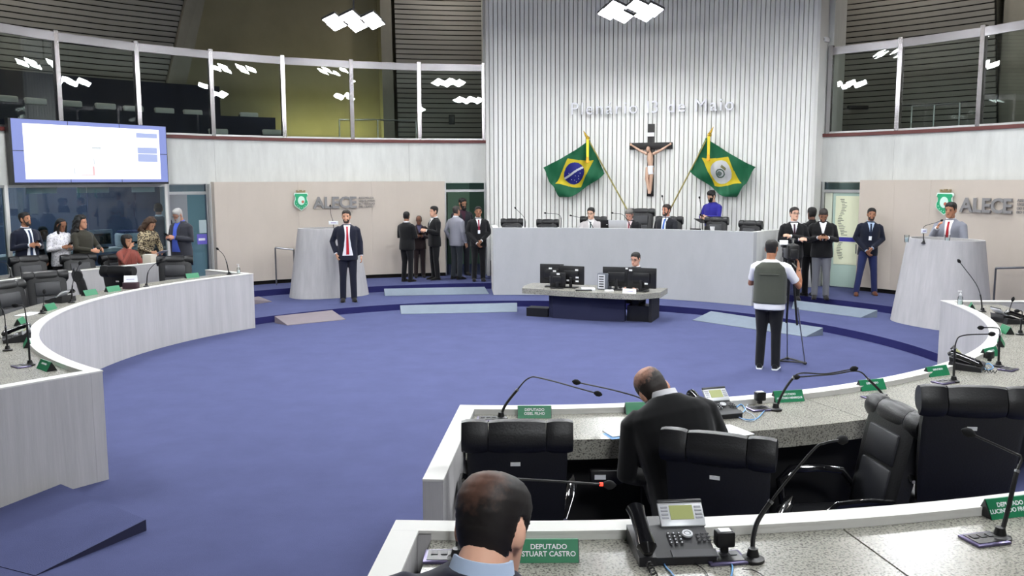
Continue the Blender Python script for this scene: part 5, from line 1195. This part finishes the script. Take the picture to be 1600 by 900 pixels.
    if outer == 'jacket':
        m2 = torso(JACK); [sleeve(m2, s, .057) for s in (-1, 1)]
        me = remesh(m2, .011 if fine else .014, 3); me.materials.append(JM); put('jacket' if not dress else 'blouse', me, t)
        R_ = JACK
        if not dress:
            zb = 1.13 if openness == 'v' else .9
            zs = [1.475 - (1.475 - zb) * i / 12 for i in range(13)]
            if openness == 'v': hf = lambda z: max(.004, .068 * ((z - zb) / (1.475 - zb)) ** .8)
            else: hf = lambda z: .062 if z > 1.1 else .062 + .04 * (1.1 - z) / .2
            patch('shirt_front', zs, hf, R_, .004, SM)
            for s in (-1, 1):         # lapels
                zl = [1.45 - (1.45 - max(zb, 1.13)) * i / 8 for i in range(9)]
                patch('lapel', zl, lambda z: .006 + .022 * sin(pi * min(1, max(0, (z - 1.1) / .4))), R_, .007, JM, lambda z, s=s: s * (hf(z) + .012), 4, .005)
            if tie: patch('tie', [1.45 - (1.45 - (zb + .02 if openness != 'v' else zb + .03)) * i / 12 for i in range(13)], lambda z: .016 if z > 1.42 else .015 + .011 * (1.42 - z) / .4, R_, .011, cloth_m(tie), nx=4)
            m2 = MB(); m2.loft([[Up @ Vector((q_ * cos(2 * pi * j / 20), .013 + q_ * .95 * sin(2 * pi * j / 20), z + (.012 if sin(2 * pi * j / 20) > 0 else -.012 * -sin(2 * pi * j / 20)))) for j in range(20)] for q_, z in ((.064, 1.478), (.076, 1.476), (.067, 1.512), (.061, 1.512))], cap=False, close=True); m2.build('shirt_collar', SM, t)
            for s in (-1, 1):
                Sh, E_, W_ = J[s]; d = (W_ - E_).normalized(); m2 = MB(); m2.tube([W_ - d * .03, W_ + d * .004], [.034, .033], 12); m2.build('shirt_cuff', SM, t)
    else:        # shirt with or without vest
        m2 = torso(SHIRT, .004); [sleeve(m2, s, .058 if outer == 'vest' else .052, .75 if outer in ('vest', 'tshirt') else 1.0) for s in (-1, 1)]
        if outer == 'vest': m2.loft([[Up @ q for q in sup(.19 * bulk, .145 * bulk, 0, z)] for z in (.82, .96)])
        me = remesh(m2, .014, 2); me.materials.append(SM); put('shirt', me, t)
        if outer == 'vest':
            m2 = torso(VEST); me = remesh(m2, .014, 2); me.materials.append(JM); v = put('vest', me, t)
            m2 = MB(); m2.loft([[Up @ Vector((q_ * cos(2 * pi * j / 20), .013 + q_ * .95 * sin(2 * pi * j / 20), z)) for j in range(20)] for q_, z in ((.066, 1.47), (.08, 1.462), (.078, 1.49), (.068, 1.494))], cap=False, close=True); m2.build('vest_collar', SM, v)
            m2 = MB(); m2.rbox(Up @ Vector((0, .155, 1.3)), (.26, .01, .012), .004, 1, Up.to_3x3()); m2.build('vest_seam', JM, v)
        if outer == 'shirt':
            patch('shirt_placket', [1.46 - .5 * i / 10 for i in range(11)], lambda z: .014, SHIRT, .008, SM, nx=2)
    TM = cloth_m(trousers or (jacket if isinstance(jacket, str) else '16171c'))
    m2 = MB()
    Lo = Matrix.Translation((hipshift, 0, -drop))
    if sit is None: m2.loft([[Lo @ q for q in sup(w * bulk, d * bulk, 0, z, belly=belly * .5)] for z, w, d in ((.8, .14, .105), (.88, .165, .125), (.97, .165, .122), (1.04, .155, .112))])
    else: m2.loft([[Lo @ q for q in sup(w * bulk, d * bulk, 0, z)] for z, w, d in ((.84, .15, .11), (.9, .17, .13), (.98, .165, .122), (1.04, .155, .112))])
    for s in (-1, 1):
        hp, kn, anx = LG_[s]; m2.tube([hp, hp.lerp(kn, .35), kn, kn.lerp(anx, .5), anx + Vector((0, 0, -.01)), anx + Vector((0, -.01, -.035))], [.098 * bulk, .09 * bulk, .068, .064, .06, .062], 14)
    me = remesh(m2, .014, 2); me.materials.append(TM); put('trousers', me, t)
    for s in (-1, 1):
        hp, kn, anx = LG_[s]; m2 = MB(); a0 = Vector((anx.x, anx.y, anx.z - .085)); out = Vector((s * .02, 0, 0))
        m2.loft([[a0 + out * (-y * 4) + Vector((w * cos(2 * pi * j / 14), y + .0, max(.0, h * .5 + h * .62 * sin(2 * pi * j / 14)))) for j in range(14)] for y, w, h in ((.07, .02, .05), (.06, .034, .075), (.02, .038, .09), (-.05, .044, .075), (-.12, .046, .05), (-.175, .036, .035), (-.19, .015, .02))])
        o = m2.build('shoe', cloth_m(shoes), t)
        m2 = MB(); m2.loft([[a0 + out * (-y * 4) + Vector((x * w, y, z)) for x, z in ((-1, 0.001), (1, .001), (1, .02), (-1, .02))] for y, w in ((.075, .025), (.06, .038), (-.05, .045), (-.13, .047), (-.185, .03))]); m2.build('sole', PAPER if outer == 'vest' else PLASTIC, o)
    if badge:
        m2 = MB(); z = badge; m2.rbox(Up @ Vector((.0, fy(JACK, 0, z) - .016, z)), (.055, .006, .08), .002, 1, Up.to_3x3()); m2.build('badge', PAPER, t)
    t['_'] = 0; del t['_']
    PJ[t.name] = (Up, J, HM, k); return t
PJ = {}
def hand_pt(t, s, ext=.09):
    """hall position of a hand"""
    Up, J, HM, k = PJ[t.name]; Sh, E_, W_ = J[s]; return MW[t.name] @ (W_ + (W_ - E_).normalized() * ext)
def handset(label, t, s=-1, size=(.075, .15, .009), tilt=-35, yaw=0, off=(0, 0, .02), name='mobile_phone', cat='phone', m_=None):
    """phone or paper held between / in the hands"""
    p = (hand_pt(t, -1) + hand_pt(t, 1)) / 2 if s == 0 else hand_pt(t, s)
    R_ = t.rotation_euler.z
    o = thing(name, label, cat, p + Matrix.Rotation(R_, 3, 'Z') @ Vector(off), rot=(rad(tilt), 0, R_ + rad(yaw)))
    mb = MB(); mb.rbox((0, 0, 0), size, min(size) * .3, 1); mb.build('case', m_ or GLOSSY, o)
    if name == 'mobile_phone':
        mb = MB(); mb.box((0, 0, size[2] / 2 + .0005), (size[0] * .9, size[1] * .9, .001)); mb.build('screen', mat('phone_screen', '#22262e', .1, emit='#5a6a80', estr=.15), o)
    return o
def stand(u, vtop, vfeet, z):
    """standing spot from the feet pixel, and the height that reaches the head pixel"""
    p = on_z(u, vfeet, z); top = on_y(u, vtop, p.y); return Vector((p.x, p.y, z)), top.z - z
def add(label, u, vtop, vfeet, z, yaw, dH=0, **k):
    p, H = stand(u, vtop, vfeet, z); return person(label, p, yaw, H=H + dH, **k)
def add_r(label, u, vtop, r, z, yaw, **k):
    """standing at radius r (feet hidden), head top at u, vtop"""
    q = on_r(u, vtop, r); return person(label, Vector((q.x, q.y, z)), yaw, H=q.z - z, **k)
# ---- standing on the platform
add('man in navy suit and red tie standing before the left lectern', 545, 329, 471, .12, 12, skinc='c08a6c', hairc='2a221d', hair='short', beard='beard', jacket='1b1d2c', shirt='e6e4ea', tie='b3222f', openness='open', arms=('pocket', 'hang'), head=(0, -10, 0))
p1 = add('man in black suit seen from behind, left one of the trio by the beige wall', 637, 331, 440, .25, 150, skinc='8a5a42', hairc='0f0c0b', hair='crop', jacket='141416', shirt='d8d8dc', arms=('phone', 'phone'), head=(0, 20, 0), bulk=1.08)
p2 = add('older man with glasses in dark brown jacket between the two men in black', 656, 337, 433.5, .25, 10, skinc='6d4634', hairc='5d5752', hair='thin', jacket='2a2021', shirt='4a4660', glasses=True, arms=('phone', 'phone'), head=(12, -10, 0))
p3 = add('man in black suit in profile at the right of the trio by the beige wall', 680, 323, 437, .25, 300, skinc='c79478', hairc='0f0c0b', hair='short', jacket='121214', shirt='eeeef0', tie='2a2c30', arms=('phone', 'phone'))
add('man in light grey jacket seen from behind in the left doorway', 714, 322, 436, .25, 140, skinc='a9745a', hairc='3a3430', hair='thin', jacket='8b8b95', trousers='2c3036', shirt='c8c8d0', arms=('hang', 'pocket'))
add('tall bearded man in dark suit and maroon shirt in the left doorway', 723, 310, 430, .25, 20, skinc='a87458', hairc='0e0b0a', hair='short', beard='full_beard', jacket='26272e', shirt='3d1f2e', glasses=True, head=(8, 20, 0))
add('man in black suit with red tie and white badge before the left doorway', 748, 323, 439, .25, 8, skinc='8e5e44', hairc='1a1412', hair='crop', jacket='17171a', shirt='e9e9ec', tie='7a2036', badge=1.17, arms=('clasp', 'clasp'))
p4 = add('man in black suit with glasses and folded arms right of the presidium', 1236, 325, 468, .25, -10, skinc='c9987e', hairc='1b1512', hair='short', jacket='101012', shirt='dcdce0', tie='3a2730', glasses=True, arms=('cross', 'cross'), head=(-8, 18, 0))
add('man in black half hidden behind the man looking at his phone', 1264, 325, 462, .25, 190, skinc='5a3a2c', hairc='0d0a09', hair='short', jacket='0f0f11', shirt='1a1a1c')
p5 = add('man in black jacket and grey trousers looking at his phone', 1281, 324, 467, .25, -16, skinc='9a684c', hairc='241d1a', hair='crop', jacket='131315', trousers='6f7076', shirt='e0e0e2', beard='beard', arms=('phone', 'phone'), head=(32, 0, 0), bulk=1.05)
add('man in navy jacket and jeans leaning on the right beige wall', 1357, 326, 460, .25, -14, skinc='9e6a4e', hairc='14100e', hair='short', beard='beard', jacket='171b2b', trousers='232b55', shoes='5a3220', shirt='a9bcd6', tie='1b2238', badge=1.16, arms=('clasp', 'clasp'), side=3, hipshift=-.05,
    legs={-1: ((-.13, -.03, .9), (-.2, -.14, .49), (-.27, -.22, .085)), 1: ((.03, 0, .9), (.07, -.06, .49), (.1, -.04, .085))})
# ---- speaker at the right lectern
q = on_y(1487, 317, LR.y + .72); sp = person('man in grey jacket and red tie speaking at the right lectern', Vector((q.x, q.y, .25)), -42, H=q.z - .25, skinc='a87052', hairc='120d0b', hair='short', jacket='82848f', shirt='f0eef0', tie='a8242e', openness='open', head=(4, -8, 0),
    arms=(((-.24, -.18, 1.15), (-.1, -.34, 1.36)), 'desk'))
# ---- presidium
def pres(label, u, vtop, r, **k):
    q = on_r(u, vtop, r); sit_h = .46; f = .62; H = k.pop('H', 1.75); top = H * (1 - (.93 - (sit_h / (H / 1.75) + .07)) / 1.75)
    return person(label, Vector((q.x, q.y, q.z - top)), -ang(q) + k.pop('turn', 0), H=H, sit=sit_h, **k)
pres('young man in pale grey suit and glasses seated at the presidium', 924, 325, 8.15, skinc='d3a58c', hairc='0e0c0c', hair='short', jacket='b3aeb0', shirt='eef0f2', tie='2d3a3c', glasses=True, arms=('desk', 'desk'), head=(4, -14, 0))
pres('grey haired man with bowed head in the tall presidium chair', 985, 325, 8.1, skinc='c98f7c', hairc='74706c', hair='short', jacket='17171b', shirt='e6d4d8', tie='8a4450', arms=('desk', 'desk'), head=(24, -6, 0), lean=4)
pres('bearded man in dark suit and blue tie leaning back at the presidium', 1040, 320, 8.2, H=1.82, turn=-6, skinc='b97c63', hairc='2a1d18', hair='short', beard='beard', jacket='1d1e24', shirt='dfe6f2', tie='3c63b4', openness='open', arms=('hang', 'desk'), head=(4, -20, 0), lean=-8, bulk=1.06)
q = on_r(1114, 298, 8.95); wb = person('woman in blue shirt and black face mask standing at the presidium', Vector((q.x, q.y, .62)), -45, H=q.z - .62, skinc='c69a7c', hairc='0d0b0b', hair='full', outer='shirt', jacket=None, shirt='2d2a8a', trousers='1c1c22', mask='141416', arms=(((-.24, -.1, 1.14), (-.08, -.3, 1.12)), ((.24, -.1, 1.14), (.04, -.3, 1.16))), head=(20, -10, 0))
handset('black mobile phone held by the woman in blue', wb, 0, off=(0, -.02, .04)); handset('dark folder carried by the woman in blue', wb, -1, (.22, .3, .012), -20, 0, (.0, -.03, -.04), 'folder', 'folder', PLASTIC)
# ---- clerk
q = on_y(994, 400, loc(1.0, .75).y); person('clerk with glasses seated behind the monitors of the clerks table', Vector((q.x, q.y, q.z - 1.27)), -25, H=1.75, sit=.44, skinc='c3907a', hairc='15110f', hair='short', jacket='23242a', shirt='dcdce0', glasses=True, arms=('desk', 'desk'), head=(6, -10, 0))
# ---- camera operator
co, H_ = stand(1199, 375, 576, 0); cm = person('camera operator in olive vest and white shirt with his back turned', co, 158, H=H_, skinc='9b6447', hairc='120e0c', hair='crop', outer='vest', jacket='4a4d45', shirt='e2e2e6', trousers='15151a', shoes='1b1b1e', bulk=1.08,
    arms=(((-.37, -.1, 1.12), (-.34, -.24, 1.36)), ((.27, -.14, 1.14), (.1, -.4, 1.22))), head=(2, -10, 0))
# ---- left group behind the second desk row
g1 = add_r('bearded man in navy suit standing at the left before the booth glass', 38, 333, 9.5, .25, 58, skinc='a36d4e', hairc='15100d', hair='short', beard='beard', jacket='171b2c', shirt='e2e6ee', tie='2b3a58', openness='open', arms=('phone', 'phone'), head=(-8, 24, 0), bulk=1.06)
g2 = add_r('woman in white patterned blouse looking at her phone at the left', 92, 341, 9.5, .25, 55, skinc='8c5b42', hairc='0d0b0a', hair='long', jacket=pattern_mat('white_print', '#b9b7bd', '#e6e4ea', 40, .42), trousers='1a1a1e', dress=True, arms=('phone', 'phone'), head=(24, 14, 0))
g3 = add_r('curly haired woman in olive dress standing at the left', 126, 339, 9.35, .25, 72, skinc='b57c60', hairc='120e0c', hair='curly', jacket='36342c', trousers='36342c', dress=True, arms=('desk', 'desk'), head=(0, 16, 0), bulk=1.12)
q = on_r(197, 372, 8.95); g4 = person('seated woman in rust red top with raised arm', Vector((q.x, q.y, q.z - 1.24)), 60, H=1.68, sit=.44, skinc='b37c5e', hairc='0f0c0b', hair='bob', jacket='8c4a41', trousers='1a1a1e', outer='shirt', shirt='8c4a41', arms=(((-.24, -.22, 1.22), (-.07, -.2, 1.5)), 'desk'), head=(5, 10, 0))
q = on_r(224, 348, 9.4); g5 = person('woman in leopard print blouse bending over papers', Vector((q.x, q.y, .25)), 62, H=1.6, skinc='b98666', hairc='4a3424', hair='curly', jacket=pattern_mat('leopard', '#3f3428', '#b7a887', 34, .5), trousers='1a1a1e', dress=True, arms=('desk', 'desk'), lean=16, head=(16, 6, 0))
g6 = add_r('white bearded man in charcoal suit and blue shirt looking at his phone', 281, 325, 8.75, .25, 338, skinc='a9745c', hairc='b9b7b4', hair='short', beard='full_beard', jacket='34353c', shirt='4a63c8', trousers='23284a', glasses=True, openness='open', arms=('phone', 'phone'), head=(26, -8, 0), bulk=1.14, belly=.03)
add_r('man in dark suit with his back turned behind the booth glass', 247, 318, 10.4, .25, 200, skinc='a9745c', hairc='3a2a22', hair='crop', jacket='3c3e48', shirt='f2f2f2')
q = on_r(67, 361, 10.15); person('person in dark clothes seated behind the glass beside the man in navy suit', Vector((q.x, q.y, q.z - 1.27)), 40, sit=.46, skinc='a06a50', hairc='1a1412', hair='crop', jacket='1c1c24', arms=('desk', 'desk'))
for t, lb in ((g1, 'mobile phone of the man in navy suit at the left'), (g2, 'mobile phone of the woman in white blouse'), (g6, 'mobile phone of the white bearded man'), (p5, 'mobile phone of the man in black jacket and grey trousers'), (p2, 'small dark phone held amid the trio by the beige wall')):
    handset(lb, t, 0, off=(0, -.02, .03))
handset('white paper held by the woman in leopard print', g5, 0, (.2, .26, .004), -20, 0, (0, -.06, .02), 'paper_sheet', 'paper', PAPER)
# ---- foreground: seated men seen from behind
q = on_y(1012, 574, 5.35)
person('balding man in black suit hunched over the desk, seen from behind', Vector((q.x + .21, 5.0, .085)), 180, H=1.98, sit=.50, skinc='b07c64', hairc='241c19', hair='crop', hairmat=thinning_mat('balding_hair', '#241c19', '#b98a76', (.02, .05, .115), .04, .095), jacket='0e0e10', shirt='d8d8dc', fine=True, lean=22, head=(16, 6, 18), neck=-.075, bulk=1.12, arms=('desk', 'desk'), side=12)
q = on_y(776, 738, 2.22)
person('dark haired man in navy suit at the bottom edge, seen from behind', Vector((q.x - .115, 1.98, q.z - 1.385)), 176, H=1.94, sit=.50, neck=-.05, skinc='cf9a80', hairc='1a1310', hair='crop', side=-7, hairmat=thinning_mat('crown_hair', '#17110f', '#6b4a3c', (.01, .075, .095), .01, .075), jacket='181a2e', shirt='b9cbe6', fine=True, lean=10, head=(16, -24, 0), arms=('desk', 'desk'), bulk=1.1)
# ================================================================== BROADCAST CAMERA ON TRIPOD
tp = on_z(1240, 571, 0); tp.y += .12
cz = on_y(1232, 395, tp.y).z
t = thing('camera_tripod', 'black and silver tripod under the broadcast camera', 'tripod', tp)
for k, (dx, dy) in enumerate(((-.16, .05), (.17, -.08), (.03, .26))):
    top, mid, ft = Vector((-.05 + dx * .1, dy * .1, cz - .14)), Vector((-.05 + dx * .6, dy * .6, .55)), Vector((dx, dy, .02))
    mb = MB(); mb.tube([top, mid], .016, 8); o = mb.build('leg', PLASTIC, t)
    mb = MB(); mb.tube([mid + Vector((0, 0, .25)), ft], .009, 8); mb.build('lower_leg', STEEL, o)
    mb = MB(); mb.ell(ft + Vector((0, 0, .005)), .03, .03, .022, n=8, m=6); mb.build('foot', PLASTIC, o)
for a_, b_ in (((-.16, .05, .03), (.17, -.08, .03)), ((.17, -.08, .03), (.03, .26, .03)), ((.03, .26, .03), (-.16, .05, .03))):
    mb = MB(); mb.tube([a_, b_], .012, 6); mb.build('spreader', PLASTIC, t)
mb = MB(); mb.cyl((-.05, 0, cz - .2), .05, .1, 14); mb.build('head', PLASTIC, t)
mb = MB(); mb.tube([(-.05, -.02, cz - .12), (-.02, -.28, cz - .22)], .01, 6); mb.build('pan_handle', PLASTIC, t)
t = thing('broadcast_camera', 'black broadcast video camera on the tripod', 'video camera', (tp.x - .05, tp.y, cz - .1), rad(172))
mb = MB(); mb.rbox((0, 0, .12), (.15, .34, .2), .015); mb.build('body', PLASTIC, t)
mb = MB(); mb.tube([(0, -.16, .12), (0, -.2, .12), (0, -.4, .12)], [.05, .06, .065], 14); mb.build('lens', PLASTIC, t)
mb = MB(); mb.tube([(0, -.12, .22), (0, -.1, .29), (0, .1, .29), (0, .13, .22)], .014, 8); mb.build('handle', PLASTIC, t)
mb = MB(); mb.rbox((.1, -.05, .2), (.05, .16, .06), .01); mb.build('viewfinder', PLASTIC, t)
mb = MB(); mb.rbox((.11, .04, .245), (.11, .01, .06), .003); mb.build('flip_screen', mat('lit_screen', '#e8ecf0', .3, emit='#e8eef4', estr=.8), t)
mb = MB(); mb.rbox((0, .2, .1), (.1, .08, .13), .01); mb.build('battery', PLASTIC, t)
mb = MB(); mb.tube([(-.07, -.1, .27), (-.07, -.3, .27)], .014, 8); mb.build('shotgun_microphone', PLASTIC, t)
mb = MB(); mb.box((-.09, -.16, .19), (.05, .006, .02)); mb.build('name_strip', WHITE, t)
# ================================================================== INSIDE THE BOOTH
def booth(u, v, r): return on_r(u, v, r)
mb = MB(); mb.arc(10.3, 10.9, -66, -48.5, 1.12, 1.18); ct = thing('booth_counter', 'white counter inside the glazed control booth', 'counter', pt(10.6, -57, .25))
mb.build('top', CREAM, ct, world=True, smooth=False)
for a in (-65.5, -57, -49):
    mb = MB(); mb.arc(10.4, 10.85, a - .1, a + .1, .25, 1.12, 1); mb.build('support', CREAM, ct, world=True, smooth=False)
a = ang(on_r(203, 362, 10.5)); p = pt(10.55, a, 1.18); t = thing('office_printer', 'white rounded printer on the booth counter', 'printer', p, rotz_in(a))
mb = MB(); mb.rbox((0, 0, .15), (.46, .4, .3), .05, 3); mb.build('body', WHITE, t)
mb = MB(); mb.rbox((0, -.03, .32), (.42, .3, .06), .02); mb.build('lid', mat('printer_lid', '#565a86', .4), t)
mb = MB(); mb.box((0, -.205, .1), (.3, .01, .05)); mb.build('paper_slot', PLASTIC, t)
a = ang(on_r(160, 380, 10.5)); p = pt(10.55, a, 1.18); t = thing('booth_monitor', 'grey framed monitor seen from behind on the booth counter', 'monitor', p, rotz_in(a))
mb = MB(); mb.rbox((0, 0, .22), (.5, .05, .34), .015); mb.build('panel', mat('grey_case', '#8d93a0', .5), t)
mb = MB(); mb.rbox((.02, -.035, .2), (.34, .03, .22), .01); mb.build('back_cover', PLASTIC, t)
mb = MB(); mb.rbox((0, 0, .02), (.22, .2, .03), .01); mb.build('foot', PLASTIC, t)
a = ang(on_r(247, 403, 9.5)); p = pt(9.5, a, 1.0); 
t = thing('carton', 'small pale carton on the desk beside the seated woman in red', 'box', pt(8.15, ang(on_r(234, 404, 8.15)), 1.0205), rad(-20))
mb = MB(); mb.rbox((0, 0, .09), (.2, .16, .18), .006); mb.build('box', mat('carton_pale', '#c3bcb0', .7), t)
mb = MB(); mb.box((0, 0, .1815), (.2, .03, .003)); mb.build('tape', WHITE, t)
